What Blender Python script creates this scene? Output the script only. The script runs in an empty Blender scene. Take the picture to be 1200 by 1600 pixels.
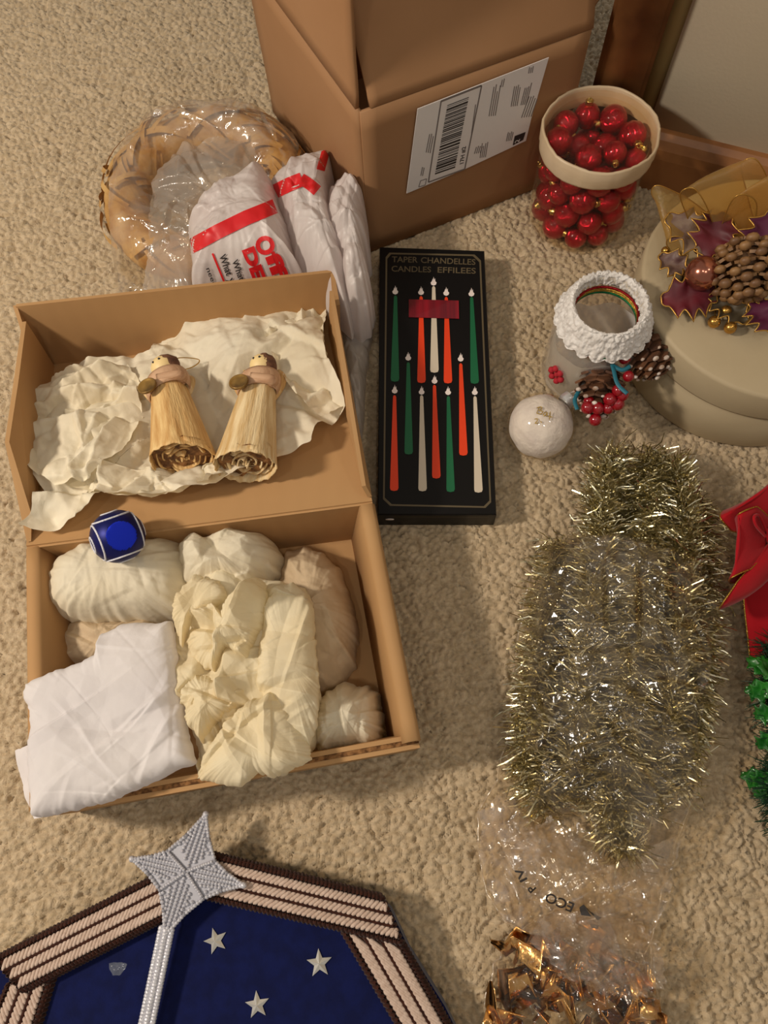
import bpy, math, random
import numpy as np
from mathutils import Matrix, Vector
from mathutils.bvhtree import BVHTree
from mathutils.geometry import delaunay_2d_cdt

# ------------------------------------------------------------------ camera
F_PX, CAM_H = 1200.0, 0.68
_d = np.array([640 - 600, 1250 - 800, F_PX]); _d = _d / np.linalg.norm(_d)
_Z = -_d
_X = np.array([1., 0, 0]) - _d * _d[0]; _X /= np.linalg.norm(_X)
_Y = np.cross(_Z, _X)
ROT = np.array([_X, _Y, _Z])                      # camera (right, down, forward) -> world
CAM = np.array([0, 0, CAM_H])
sc = bpy.context.scene
col = sc.collection
cd = bpy.data.cameras.new('camera')
cd.sensor_fit = 'VERTICAL'; cd.sensor_height = 32.0; cd.lens = 32.0 * F_PX / 1600.0
cd.clip_start = 0.01
cam = bpy.data.objects.new('camera', cd); col.objects.link(cam)
_m = np.stack([ROT[:, 0], -ROT[:, 1], -ROT[:, 2]], axis=1)
cam.matrix_world = Matrix.Translation(CAM) @ Matrix(_m.tolist()).to_4x4()
sc.camera = cam

# ------------------------------------------------------------------ light
w = bpy.data.worlds.new('world'); sc.world = w; w.use_nodes = True
w.node_tree.nodes['Background'].inputs[0].default_value = (0.95, 0.86, 0.74, 1)
w.node_tree.nodes['Background'].inputs[1].default_value = 0.22
def lamp(name, loc, energy, colr, radius):
    l = bpy.data.lights.new(name, 'POINT'); l.energy = energy; l.color = colr; l.shadow_soft_size = radius
    o = bpy.data.objects.new(name, l); o.location = loc; col.objects.link(o); return o
WARM = (1.0, 0.87, 0.72)
lamp('floor_lamp_light', (-1.00, 0.12, 1.05), 38, WARM, 0.07)
CEIL = (1.0, 0.92, 0.82)
lamp('ceiling_light', (-0.55, -0.50, 2.3), 9, CEIL, 0.05)
lamp('ceiling_light', (0.20, -0.75, 2.3), 10, CEIL, 0.05)
lamp('ceiling_light', (0.95, -0.10, 2.2), 7, CEIL, 0.05)
lamp('far_window_light', (1.15, 1.30, 1.3), 6, (0.72, 0.85, 1.0), 0.15)
vs = sc.view_settings
vs.view_transform = 'Standard'; vs.look = 'None'; vs.gamma = 1.0; vs.use_curve_mapping = False
vs.exposure = 0.42
sc.cycles.transparent_max_bounces = 24
sc.cycles.max_bounces = 10
sc.cycles.use_denoising = True
sc.cycles.sample_clamp_indirect = 4.0

# ------------------------------------------------------------------ helpers: picture -> place
def rays(px):
    px = np.atleast_2d(np.asarray(px, float))
    c = np.stack([px[:, 0] - 600, px[:, 1] - 800, np.full(len(px), F_PX)], 1)
    return c @ ROT.T
def P(x, y, z=0.0):
    r = rays([(x, y)])[0]
    return CAM + r * ((z - CAM_H) / r[2])
def PS(pts, z=0.0):
    r = rays(pts); z = np.broadcast_to(np.asarray(z, float), (len(r),))
    return CAM + r * ((z - CAM_H) / r[:, 2])[:, None]
def PPL(pts, p0, n):
    r = rays(pts); n = np.asarray(n, float)
    t = ((np.asarray(p0) - CAM) @ n) / (r @ n)
    return CAM + r * t[:, None]

# ------------------------------------------------------------------ noise
def h2(ix, iy, seed):
    n = (ix.astype(np.int64) * 374761393 + iy.astype(np.int64) * 668265263 + seed * 1274126177) & 0xFFFFFFFF
    n = ((n ^ (n >> 13)) * 1274126177) & 0xFFFFFFFF
    n = ((n ^ (n >> 15)) * 2246822519) & 0xFFFFFFFF
    return ((n ^ (n >> 16)) & 0xFFFFFF) / float(0x1000000)
def vn(x, y, s, seed=0):
    x = np.asarray(x) / s; y = np.asarray(y) / s
    ix = np.floor(x); iy = np.floor(y); fx = x - ix; fy = y - iy
    fx = fx * fx * (3 - 2 * fx); fy = fy * fy * (3 - 2 * fy)
    a = h2(ix, iy, seed); b = h2(ix + 1, iy, seed); c = h2(ix, iy + 1, seed); d = h2(ix + 1, iy + 1, seed)
    return ((a * (1 - fx) + b * fx) * (1 - fy) + (c * (1 - fx) + d * fx) * fy) * 2 - 1
def worley(x, y, s, seed=0, jit=0.95):
    x = np.asarray(x) / s; y = np.asarray(y) / s
    ix = np.floor(x); iy = np.floor(y)
    f1 = np.full(x.shape, 9.); f2 = np.full(x.shape, 9.); cid = np.zeros(x.shape)
    for dx in (-1, 0, 1):
        for dy in (-1, 0, 1):
            cx = ix + dx; cy = iy + dy
            d = np.hypot(cx + .5 + (h2(cx, cy, seed) - .5) * jit - x, cy + .5 + (h2(cx, cy, seed + 7) - .5) * jit - y)
            nr = d < f1
            cid = np.where(nr, h2(cx, cy, seed + 13), cid)
            f2 = np.where(nr, f1, np.minimum(f2, d)); f1 = np.where(nr, d, f1)
    return f1, f2, cid
def crumple(x, y, s, seed=0, octv=3, gain=.5):
    """sharp paper-like folds, about -1..1"""
    wx = x + s * .45 * vn(x, y, s * 1.3, seed + 50); wy = y + s * .45 * vn(x, y, s * 1.3, seed + 60)
    out = 0; a = 1.; tot = 0
    for k in range(octv):
        f1, f2, cid = worley(wx, wy, s, seed + k * 31)
        ridge = 1 - 2.2 * np.abs(vn(wx, wy, s * .9, seed + k * 17 + 3))
        out = out + a * (.9 * (f2 - f1) - .45 + .55 * ridge + .5 * (cid - .5) * np.clip((f2 - f1) * 3, 0, 1)); tot += a
        a *= gain; s *= .5
    return out / tot

def folds(x, y, n, seed, ln=.05, wd=.012, pos=.6):
    """sum of straight sharp creases of finite length; about -1..1"""
    rg = np.random.default_rng(seed); out = np.zeros_like(x)
    x0, x1, y0, y1 = x.min(), x.max(), y.min(), y.max()
    for i in range(n):
        cx, cy = rg.uniform(x0, x1), rg.uniform(y0, y1); a = rg.uniform(0, np.pi)
        L = ln * rg.uniform(.4, 1.5); W = wd * rg.uniform(.35, 1.6); am = rg.uniform(.3, 1.) * (1 if rg.random() < pos else -1) * W / wd
        u = (x - cx) * np.cos(a) + (y - cy) * np.sin(a); v = -(x - cx) * np.sin(a) + (y - cy) * np.cos(a) + rg.uniform(-4, 4) * u * u
        sk = rg.uniform(.25, .9)
        v = np.where(v > 0, v / (W * sk), -v / (W * (2 - sk)))
        out += am * np.clip(1 - v, 0, 1) ** 1.15 * np.clip(1 - (u / L) ** 2, 0, 1)
    return out

def facets(x, y, size, seed, aspect=1.0, ang=0.0):
    """piecewise flat crumpled-paper relief, about -1..1, facets about `size` across"""
    sh = x.shape; ca, sa = math.cos(ang), math.sin(ang)
    u = (x * ca + y * sa).ravel(); v = ((-x * sa + y * ca) * aspect).ravel()
    rg = np.random.default_rng(seed); m = size * 1.5
    gx = np.arange(u.min() - m, u.max() + m, size); gy = np.arange(v.min() - m, v.max() + m, size)
    G = np.stack(np.meshgrid(gx, gy, indexing='ij'), -1).reshape(-1, 2) + rg.uniform(-.42, .42, (len(gx) * len(gy), 2)) * size
    Hh = rg.uniform(-1, 1, len(G))
    tri = delaunay_2d_cdt([Vector(p) for p in G], [], [], 0, 1e-9)[2]
    out = np.zeros_like(u); od = np.argsort(u); us = u[od]
    for t in tri:
        a, b, c = G[t[0]], G[t[1]], G[t[2]]
        lo, hi = np.searchsorted(us, min(a[0], b[0], c[0])), np.searchsorted(us, max(a[0], b[0], c[0]), 'right')
        if hi <= lo: continue
        idx = od[lo:hi]; px, py = u[idx], v[idx]
        den = (b[1] - c[1]) * (a[0] - c[0]) + (c[0] - b[0]) * (a[1] - c[1])
        if abs(den) < 1e-14: continue
        w0 = ((b[1] - c[1]) * (px - c[0]) + (c[0] - b[0]) * (py - c[1])) / den
        w1 = ((c[1] - a[1]) * (px - c[0]) + (a[0] - c[0]) * (py - c[1])) / den
        w2 = 1 - w0 - w1; k = (w0 > -1e-6) & (w1 > -1e-6) & (w2 > -1e-6)
        out[idx[k]] = w0[k] * Hh[t[0]] + w1[k] * Hh[t[1]] + w2[k] * Hh[t[2]]
    return out.reshape(sh)

# ------------------------------------------------------------------ meshes
def mesh(name, V, F, smooth=True):
    me = bpy.data.meshes.new(name)
    V = np.asarray(V, np.float64)
    if isinstance(F, np.ndarray) and F.ndim == 2:
        n, k = F.shape
        me.vertices.add(len(V)); me.vertices.foreach_set('co', V.astype(np.float32).ravel())
        me.loops.add(n * k); me.loops.foreach_set('vertex_index', F.astype(np.int32).ravel())
        me.polygons.add(n); me.polygons.foreach_set('loop_start', np.arange(0, n * k, k, dtype=np.int32))
        me.polygons.foreach_set('loop_total', np.full(n, k, np.int32))
        me.update(calc_edges=True)
    else:
        me.from_pydata(V.tolist(), [], [tuple(int(i) for i in f) for f in F]); me.update()
    if smooth:
        me.polygons.foreach_set('use_smooth', np.ones(len(me.polygons), bool))
    return me
def wloc(o):
    p = np.zeros(3)
    while o is not None:
        p = p + np.array(o.location); o = o.parent
    return p
def tag(o, label=None, cat=None, group=None, kind=None):
    if label: o['label'] = label
    if cat: o['category'] = cat
    if group: o['group'] = group
    if kind: o['kind'] = kind
    return o
def thing(name, label, cat, loc, group=None):
    o = bpy.data.objects.new(name, None); o.empty_display_size = .02
    o.location = tuple(float(v) for v in loc); col.objects.link(o)
    return tag(o, label, cat, group)
def part(name, VF, mat, parent, smooth=True, label=None, kind=None):
    V, F = VF
    me = mesh(name, np.asarray(V) - wloc(parent), F, smooth)
    me.materials.append(mat)
    o = bpy.data.objects.new(name, me); col.objects.link(o); o.parent = parent
    return tag(o, label, kind=kind)
def single(name, VF, mat, label=None, cat=None, group=None, kind=None, smooth=True):
    V, F = VF; V = np.asarray(V, float)
    loc = np.array([(V[:, 0].min() + V[:, 0].max()) / 2, (V[:, 1].min() + V[:, 1].max()) / 2, V[:, 2].min()])
    me = mesh(name, V - loc, F, smooth); me.materials.append(mat)
    o = bpy.data.objects.new(name, me); o.location = loc; col.objects.link(o)
    return tag(o, label, cat, group, kind)
def join(items):
    Vs, Fs, n = [], [], 0
    arr = all(isinstance(f, np.ndarray) for _, f in items) and len({f.shape[1] for _, f in items}) == 1
    for V, F in items:
        V = np.asarray(V, float); Vs.append(V)
        if arr: Fs.append(F + n)
        else: Fs += [tuple(int(i) + n for i in f) for f in F]
        n += len(V)
    return np.concatenate(Vs), (np.concatenate(Fs) if arr else Fs)
def plate(pts, t, flip=False):
    """n-gon extruded by t along its normal (both ways half)"""
    p = np.asarray(pts, float); n = len(p)
    nr = np.zeros(3)
    for i in range(n): nr += np.cross(p[i], p[(i + 1) % n])
    nr /= np.linalg.norm(nr)
    V = np.concatenate([p + nr * t / 2, p - nr * t / 2])
    F = [tuple(range(n)), tuple(range(2 * n - 1, n - 1, -1))]
    F += [(i, i + n, (i + 1) % n + n, (i + 1) % n) for i in range(n)]
    return V, F
def box(c, s, ax=None):
    V = np.array([(x, y, z) for x in (-.5, .5) for y in (-.5, .5) for z in (-.5, .5)]) * s
    if ax is not None: V = V @ np.asarray(ax)
    return V + c, np.array([(0, 1, 3, 2), (4, 6, 7, 5), (0, 4, 5, 1), (2, 3, 7, 6), (0, 2, 6, 4), (1, 5, 7, 3)])
def frame_of(d, up=(0, 0, 1)):
    d = np.asarray(d, float); d = d / np.linalg.norm(d)
    up = np.asarray(up, float)
    if abs(d @ up) > .97 * np.linalg.norm(up): up = np.array([0, 1., 0]) if abs(d[1]) < .9 else np.array([1., 0, 0])
    x = np.cross(up, d); x /= np.linalg.norm(x); y = np.cross(d, x)
    return np.array([x, y, d])                       # rows
def gridF(nu, nv, wrapu=False, wrapv=False):
    a = np.arange(nu if wrapu else nu - 1); b = np.arange(nv if wrapv else nv - 1)
    A, B = np.meshgrid(a, b, indexing='ij'); A = A.ravel(); B = B.ravel()
    A1 = (A + 1) % nu; B1 = (B + 1) % nv
    return np.stack([A * nv + B, A1 * nv + B, A1 * nv + B1, A * nv + B1], 1)
def lathe(prof, seg=48, c=(0, 0, 0), ax=None, rfun=None):
    """profile [(r, z)] turned about +z; ax rows = local frame"""
    p = np.asarray(prof, float); th = np.linspace(0, 2 * np.pi, seg, endpoint=False)
    r = np.repeat(p[:, 0:1], seg, 1); z = np.repeat(p[:, 1:2], seg, 1); T = np.repeat(th[None], len(p), 0)
    if rfun is not None: r, z = rfun(r, z, T)
    V = np.stack([r * np.cos(T), r * np.sin(T), z], -1).reshape(-1, 3)
    if ax is not None: V = V @ np.asarray(ax)
    return V + np.asarray(c), gridF(len(p), seg, wrapv=True)[:, ::-1]
def sphere(c, r, nu=12, nv=18, sc3=(1, 1, 1), ax=None):
    t = np.linspace(0.02, np.pi - .02, nu)
    V, F = lathe(np.stack([np.sin(t), -np.cos(t)], 1), nv)
    V = V * r * np.array(sc3)
    if ax is not None: V = V @ np.asarray(ax)
    return V + np.asarray(c), F
def smoothpath(pts, n, closed=False):
    p = np.asarray(pts, float); m = len(p)
    out = []
    segs = m if closed else m - 1
    for i in range(segs):
        if closed: a, b, c, d = p[(i - 1) % m], p[i], p[(i + 1) % m], p[(i + 2) % m]
        else: a, b, c, d = p[max(i - 1, 0)], p[i], p[i + 1], p[min(i + 2, m - 1)]
        for t in np.linspace(0, 1, n, endpoint=False):
            out.append(.5 * ((2 * b) + (-a + c) * t + (2 * a - 5 * b + 4 * c - d) * t * t + (-a + 3 * b - 3 * c + d) * t ** 3))
    if not closed: out.append(p[-1])
    return np.array(out)
def tube(path, r, seg=8, closed=False, flat=1.0):
    p = np.asarray(path, float); n = len(p)
    r = np.broadcast_to(np.asarray(r, float), (n,))
    T = np.roll(p, -1, 0) - np.roll(p, 1, 0) if closed else np.gradient(p, axis=0)
    T /= np.linalg.norm(T, axis=1)[:, None] + 1e-12
    up = np.array([0, 0, 1.])
    V = []
    th = np.linspace(0, 2 * np.pi, seg, endpoint=False)
    for i in range(n):
        x = np.cross(up, T[i]); l = np.linalg.norm(x)
        if l < .15: x = np.cross(np.array([0, 1., 0]), T[i]); l = np.linalg.norm(x)
        x = x / l; y = np.cross(T[i], x)
        V.append(p[i] + r[i] * (np.cos(th)[:, None] * x + np.sin(th)[:, None] * y * flat))
    V = np.concatenate(V)
    F = gridF(n, seg, wrapu=closed, wrapv=True)
    if not closed:
        V = np.concatenate([V, p[:1], p[-1:]])
        k = len(V); a = np.arange(seg); b = (a + 1) % seg
        F = np.concatenate([F, np.stack([b, a, np.full(seg, k - 2), np.full(seg, k - 2)], 1)[:, [0, 1, 2, 2]],
                            np.stack([a + (n - 1) * seg, b + (n - 1) * seg, np.full(seg, k - 1), np.full(seg, k - 1)], 1)])
        F = [tuple(dict.fromkeys(f)) for f in F.tolist()]
    return V, F
def ribbon(path, width_dir, wd, nw=5, bulge=0.0):
    """strip along path; width_dir (n,3), width wd"""
    p = np.asarray(path, float); n = len(p)
    wdv = np.broadcast_to(np.asarray(width_dir, float), (n, 3)); wdv = wdv / np.linalg.norm(wdv, axis=1)[:, None]
    wd = np.broadcast_to(np.asarray(wd, float), (n,))
    T = np.gradient(p, axis=0); T /= np.linalg.norm(T, axis=1)[:, None] + 1e-12
    N = np.cross(T, wdv)
    s = np.linspace(-.5, .5, nw)
    V = p[:, None, :] + wdv[:, None, :] * (wd[:, None] * s)[..., None] + N[:, None, :] * (bulge * (1 - (2 * s) ** 2))[None, :, None]
    return V.reshape(-1, 3), gridF(n, nw)
def thicken(VF, t):
    V, F = VF; V = np.asarray(V, float); F = np.asarray(F); n = len(V)
    N = np.zeros_like(V)
    fn = np.cross(V[F[:, 1]] - V[F[:, 0]], V[F[:, 2]] - V[F[:, 0]])
    for k in range(F.shape[1]): np.add.at(N, F[:, k], fn)
    N /= np.linalg.norm(N, axis=1)[:, None] + 1e-12
    V2 = np.concatenate([V + N * t / 2, V - N * t / 2])
    E = {}
    for f in F.tolist():
        for a, b in zip(f, f[1:] + f[:1]):
            if a == b: continue
            if (b, a) in E: del E[(b, a)]
            else: E[(a, b)] = 1
    rim = np.array([(b, a, a + n, b + n) for a, b in E]) if E else np.zeros((0, 4), int)
    FF = [F, F[:, ::-1] + n]
    if len(rim): FF.append(rim)
    return V2, np.concatenate(FF)
def resample(poly, n, jitter=0.0, seed=0):
    p = np.asarray(poly, float); q = np.concatenate([p, p[:1]])
    L = np.r_[0, np.cumsum(np.linalg.norm(np.diff(q, axis=0), axis=1))]
    s = np.linspace(0, L[-1], n, endpoint=False)
    out = np.stack([np.interp(s, L, q[:, k]) for k in range(q.shape[1])], 1)
    if jitter:
        c = out.mean(0); d = out - c; d /= np.linalg.norm(d, axis=1)[:, None]
        out = out + d * (jitter * (vn(s, s * 0, L[-1] / 60, seed) + .6 * vn(s, s * 0, L[-1] / 160, seed + 1)))[:, None]
    return out
def blob(poly_xy, hfun, rings=64, seg=260, c=None, pw=.8, jitter=.001, seed=0, smooth=0):
    b = resample(np.asarray(poly_xy)[:, :2], seg, jitter, seed)
    for _ in range(smooth): b = (b + np.roll(b, 1, 0) + np.roll(b, -1, 0)) / 3
    c = b.mean(0) if c is None else np.asarray(c, float)[:2]
    r = np.linspace(0., 1, rings) ** pw
    XY = c + r[:, None, None] * (b - c)[None]
    x, y = XY[..., 0], XY[..., 1]; Rr = np.repeat(r[:, None], seg, 1)
    z = hfun(x, y, Rr)
    V = np.stack([x, y, z], -1).reshape(-1, 3)
    F = gridF(rings, seg, wrapv=True)[:, ::-1]
    V = V[seg - 1:]; F = F - (seg - 1); F[F < 0] = 0
    F = F[seg:].tolist() + [tuple(dict.fromkeys(f)) for f in F[:seg].tolist()]
    return V, F
def bvh(VF):
    return BVHTree.FromPolygons(np.asarray(VF[0], float).tolist(), [tuple(int(i) for i in f) for f in VF[1]])
def drape(px, tree, off=.0006):
    out = []; last = None
    for r in rays(px):
        d = Vector(r).normalized()
        hit, n, i, t = tree.ray_cast(Vector(CAM), d)
        if hit is None: hit = Vector(last) if last is not None else Vector(CAM + r * (-CAM_H / r[2]))
        else:
            if n.dot(d) > 0: n = -n
            hit = hit - d * off; last = hit
        out.append(tuple(hit))
    return np.array(out)
def strip_px(pts, width, n=40, nw=5):
    """a band in picture coordinates -> grid of points and faces"""
    p = resample_open(pts, n); T = np.gradient(p, axis=0); T /= np.linalg.norm(T, axis=1)[:, None]
    N = np.stack([-T[:, 1], T[:, 0]], 1)
    s = np.linspace(-.5, .5, nw) * width
    return (p[:, None] + N[:, None] * s[None, :, None]).reshape(-1, 2), gridF(n, nw)
def resample_open(pts, n):
    q = np.asarray(pts, float); L = np.r_[0, np.cumsum(np.linalg.norm(np.diff(q, axis=0), axis=1))]
    s = np.linspace(0, L[-1], n)
    return np.stack([np.interp(s, L, q[:, k]) for k in range(q.shape[1])], 1)
def text(s, bold=0.0, spacing=1.0):
    """flat lettering, cap height about 0.7 -> vertices (x, y), faces"""
    cu = bpy.data.curves.new('lettering', 'FONT'); cu.body = s; cu.offset = bold; cu.space_character = spacing
    cu.resolution_u = 4
    o = bpy.data.objects.new('lettering', cu); col.objects.link(o)
    bpy.context.view_layer.update()
    dg = bpy.context.evaluated_depsgraph_get()
    me = bpy.data.meshes.new_from_object(o.evaluated_get(dg))
    V = np.array([v.co[:2] for v in me.vertices]); F = [tuple(p.vertices) for p in me.polygons]
    bpy.data.objects.remove(o); bpy.data.curves.remove(cu); bpy.data.meshes.remove(me)
    return V, F
def text_px(s, o, xd, height, width=None, up=None, bold=0.0):
    """lettering laid out in picture coordinates: baseline start o, along xd"""
    V, F = text(s, bold)
    xd = np.asarray(xd, float); xd /= np.linalg.norm(xd)
    upv = np.array([xd[1], -xd[0]]) if up is None else np.asarray(up, float) / np.linalg.norm(up)
    sy = height / .7; sx = sy if width is None else width / max(V[:, 0].max() - V[:, 0].min(), 1e-6)
    x0 = V[:, 0].min() if width is not None else 0
    return np.asarray(o, float) + (V[:, 0:1] - x0) * sx * xd + V[:, 1:2] * sy * upv, F

# ------------------------------------------------------------------ materials
def lin(c):
    c = np.asarray(c, float) / 255.
    return tuple(np.where(c <= .04045, c / 12.92, ((c + .055) / 1.055) ** 2.4)) + (1,)
def M(name, rgb, rough=.6, metal=0., rgb2=None, nscale=30., bump=0., bscale=200., btype='noise', spec=.5,
      stretch=(1, 1, 1), sheen=0., transl=0., coat=0., detail=4., bdist=.002, aniso=None):
    m = bpy.data.materials.new(name); m.use_nodes = True; nt = m.node_tree; N = nt.nodes; L = nt.links
    b = N['Principled BSDF']; out = N['Material Output']
    b.inputs['Base Color'].default_value = lin(rgb); b.inputs['Roughness'].default_value = rough
    b.inputs['Metallic'].default_value = metal; b.inputs['Specular IOR Level'].default_value = spec
    if sheen: b.inputs['Sheen Weight'].default_value = sheen
    if coat: b.inputs['Coat Weight'].default_value = coat
    tc = N.new('ShaderNodeTexCoord'); mp = N.new('ShaderNodeMapping'); mp.inputs['Scale'].default_value = stretch
    L.new(tc.outputs['Object'], mp.inputs['Vector'])
    colsock = None
    if rgb2 is not None:
        n = N.new('ShaderNodeTexNoise'); n.inputs['Scale'].default_value = nscale; n.inputs['Detail'].default_value = detail
        L.new(mp.outputs[0], n.inputs['Vector'])
        cr = N.new('ShaderNodeValToRGB'); cr.color_ramp.elements[0].color = lin(rgb2); cr.color_ramp.elements[1].color = lin(rgb)
        cr.color_ramp.elements[0].position = .36; cr.color_ramp.elements[1].position = .64
        L.new(n.outputs['Fac'], cr.inputs[0]); L.new(cr.outputs[0], b.inputs['Base Color']); colsock = cr.outputs[0]
    if bump:
        if btype == 'voronoi': t = N.new('ShaderNodeTexVoronoi'); t.inputs['Scale'].default_value = bscale; so = t.outputs['Distance']
        elif btype == 'wave':
            t = N.new('ShaderNodeTexWave'); t.inputs['Scale'].default_value = bscale; t.inputs['Distortion'].default_value = .6; so = t.outputs['Fac']
        else: t = N.new('ShaderNodeTexNoise'); t.inputs['Scale'].default_value = bscale; t.inputs['Detail'].default_value = detail; so = t.outputs['Fac']
        L.new(mp.outputs[0], t.inputs['Vector'])
        bm = N.new('ShaderNodeBump'); bm.inputs['Strength'].default_value = bump; bm.inputs['Distance'].default_value = bdist
        L.new(so, bm.inputs['Height']); L.new(bm.outputs[0], b.inputs['Normal'])
    if transl:
        tr = N.new('ShaderNodeBsdfTranslucent'); tr.inputs[0].default_value = lin(rgb)
        if colsock: L.new(colsock, tr.inputs[0])
        mx = N.new('ShaderNodeMixShader'); mx.inputs[0].default_value = transl
        L.new(b.outputs[0], mx.inputs[1]); L.new(tr.outputs[0], mx.inputs[2]); L.new(mx.outputs[0], out.inputs['Surface'])
    return m
def film(name, rgb=(255, 250, 240), haze=.06, hazecol=(220, 210, 195), rough=.08, ior=1.45, bump=.25, bscale=90., tint=None, gloss=.05, hazevar=0., hscale=22.):
    """thin clear sheet: passes light straight through, mirrors at grazing angles, slight haze"""
    m = bpy.data.materials.new(name); m.use_nodes = True; nt = m.node_tree; N = nt.nodes; L = nt.links
    N.remove(N['Principled BSDF']); out = N['Material Output']
    t = N.new('ShaderNodeBsdfTransparent'); t.inputs[0].default_value = lin(tint or rgb)
    g = N.new('ShaderNodeBsdfGlossy'); g.inputs['Roughness'].default_value = rough; g.inputs['Color'].default_value = (1, 1, 1, 1)
    d = N.new('ShaderNodeBsdfDiffuse'); d.inputs[0].default_value = lin(hazecol)
    tl = N.new('ShaderNodeBsdfTranslucent'); tl.inputs[0].default_value = lin(hazecol)
    dm = N.new('ShaderNodeMixShader'); dm.inputs[0].default_value = .4
    L.new(d.outputs[0], dm.inputs[1]); L.new(tl.outputs[0], dm.inputs[2])
    m1 = N.new('ShaderNodeMixShader'); m1.inputs[0].default_value = haze
    L.new(t.outputs[0], m1.inputs[1]); L.new(dm.outputs[0], m1.inputs[2])
    if hazevar:
        tc2 = N.new('ShaderNodeTexCoord'); n2 = N.new('ShaderNodeTexNoise'); n2.inputs['Scale'].default_value = hscale; n2.inputs['Detail'].default_value = 5; n2.inputs['Distortion'].default_value = 1.2
        L.new(tc2.outputs['Object'], n2.inputs['Vector'])
        mr = N.new('ShaderNodeMapRange'); mr.inputs[1].default_value = .38; mr.inputs[2].default_value = .68; mr.inputs[3].default_value = haze * .35; mr.inputs[4].default_value = haze + hazevar
        L.new(n2.outputs['Fac'], mr.inputs[0]); L.new(mr.outputs[0], m1.inputs[0])
    fr = N.new('ShaderNodeLayerWeight'); fr.inputs[0].default_value = .5
    pw = N.new('ShaderNodeMath'); pw.operation = 'POWER'; pw.inputs[1].default_value = 4.; L.new(fr.outputs['Facing'], pw.inputs[0])
    ml = N.new('ShaderNodeMath'); ml.operation = 'MULTIPLY'; ml.inputs[1].default_value = .55; L.new(pw.outputs[0], ml.inputs[0])
    ad = N.new('ShaderNodeMath'); ad.operation = 'ADD'; ad.inputs[1].default_value = gloss; L.new(ml.outputs[0], ad.inputs[0])
    m2 = N.new('ShaderNodeMixShader'); L.new(ad.outputs[0], m2.inputs[0]); L.new(m1.outputs[0], m2.inputs[1]); L.new(g.outputs[0], m2.inputs[2])
    L.new(m2.outputs[0], out.inputs['Surface'])
    if bump:
        tc = N.new('ShaderNodeTexCoord'); n = N.new('ShaderNodeTexNoise'); n.inputs['Scale'].default_value = bscale; n.inputs['Detail'].default_value = 3
        L.new(tc.outputs['Object'], n.inputs['Vector'])
        bm = N.new('ShaderNodeBump'); bm.inputs['Strength'].default_value = bump; bm.inputs['Distance'].default_value = .003
        L.new(n.outputs['Fac'], bm.inputs['Height'])
        for s in (g, fr): L.new(bm.outputs[0], s.inputs['Normal'])
    return m

carpet = M('carpet', (200, 180, 150), .95, rgb2=(176, 156, 126), nscale=160, bump=.5, bscale=700, bdist=.002, spec=.1, sheen=.15)
cardboard = M('cardboard', (182, 143, 98), .75, rgb2=(172, 132, 87), nscale=6, bump=.05, bscale=60, btype='wave', stretch=(.3, 1, 1), spec=.25)
cardboard_tall = M('cardboard_tall', (164, 124, 88), .72, rgb2=(154, 114, 78), nscale=5, bump=.08, bscale=40, spec=.3)
corr_edge = M('corrugated_edge', (150, 108, 68), .85, rgb2=(84, 56, 34), nscale=260, stretch=(1, 1, .2), spec=.1)
oak = M('oak_wood', (160, 108, 62), .45, rgb2=(104, 64, 34), nscale=14, stretch=(1, 1, 1), bump=.1, bscale=60, spec=.5)
wallm = M('wall_paint', (224, 212, 188), .75, rgb2=(218, 206, 180), nscale=3, bump=.05, bscale=300, spec=.25)
wally = M('wall_paint_cream', (200, 182, 130), .75, spec=.25)
paper_white = M('label_paper', (226, 222, 220), .5, spec=.35)
ink = M('black_ink', (42, 38, 38), .6)
ink_grey = M('grey_ink', (120, 112, 110), .6)
tissue = M('tissue_cream', (246, 238, 216), .7, rgb2=(236, 224, 196), nscale=12, bump=.35, bscale=120, transl=.25, spec=.25)
tissue_y = M('tissue_yellowed', (248, 238, 208), .7, rgb2=(240, 224, 186), nscale=14, bump=.35, bscale=120, transl=.28, spec=.25)
tissue_b = M('tissue_beige', (222, 200, 168), .75, rgb2=(206, 182, 148), nscale=12, bump=.3, bscale=140, transl=.22, spec=.25)
tissue_w = M('tissue_white', (242, 238, 238), .7, rgb2=(232, 228, 230), nscale=12, bump=.25, bscale=110, transl=.25, spec=.25)

# ================================================================== SETTING
def build_floor():
    st = .0016
    xs = np.r_[-2.2, -1.4, -.9, -.7, np.arange(-.62, .56, st), .62, .8, 1.3, 2.2]
    ys = np.r_[-2.0, -1.2, -.6, -.35, np.arange(-.27, 1.06, st), 1.12, 1.3, 1.9, 2.8]
    X, Y = np.meshgrid(xs, ys, indexing='ij')
    a = math.radians(20)
    u = X * math.cos(a) + Y * math.sin(a); v = -X * math.sin(a) + Y * math.cos(a)
    u = u + .0035 * vn(X, Y, .012, 3); v = v + .0035 * vn(X, Y, .012, 4)
    f1, f2, cid = worley(u / 1.35, v, .0052, 5)
    gap = np.clip((f2 - f1) / .30, 0, 1); gap = gap * gap * (3 - 2 * gap)
    dome = np.clip(1 - (f1 / .95) ** 2, 0, 1)
    pit = np.clip(vn(u, v * 1.8, .0085, 11) - .42, 0, 1) * 2.2
    z = .0034 * gap * (.55 + .45 * dome) + .0022 * dome + .0016 * (cid - .5) - .0038 * pit + .0010 * vn(X, Y, .06, 8) - .0062
    ins = (X > -.63) & (X < .57) & (Y > -.28) & (Y < 1.07); z = np.where(ins, z, -.0025)
    V = np.stack([X, Y, z], -1).reshape(-1, 3)
    o = single('floor', (V, gridF(len(xs), len(ys))), carpet, kind='structure')
build_floor()

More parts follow.
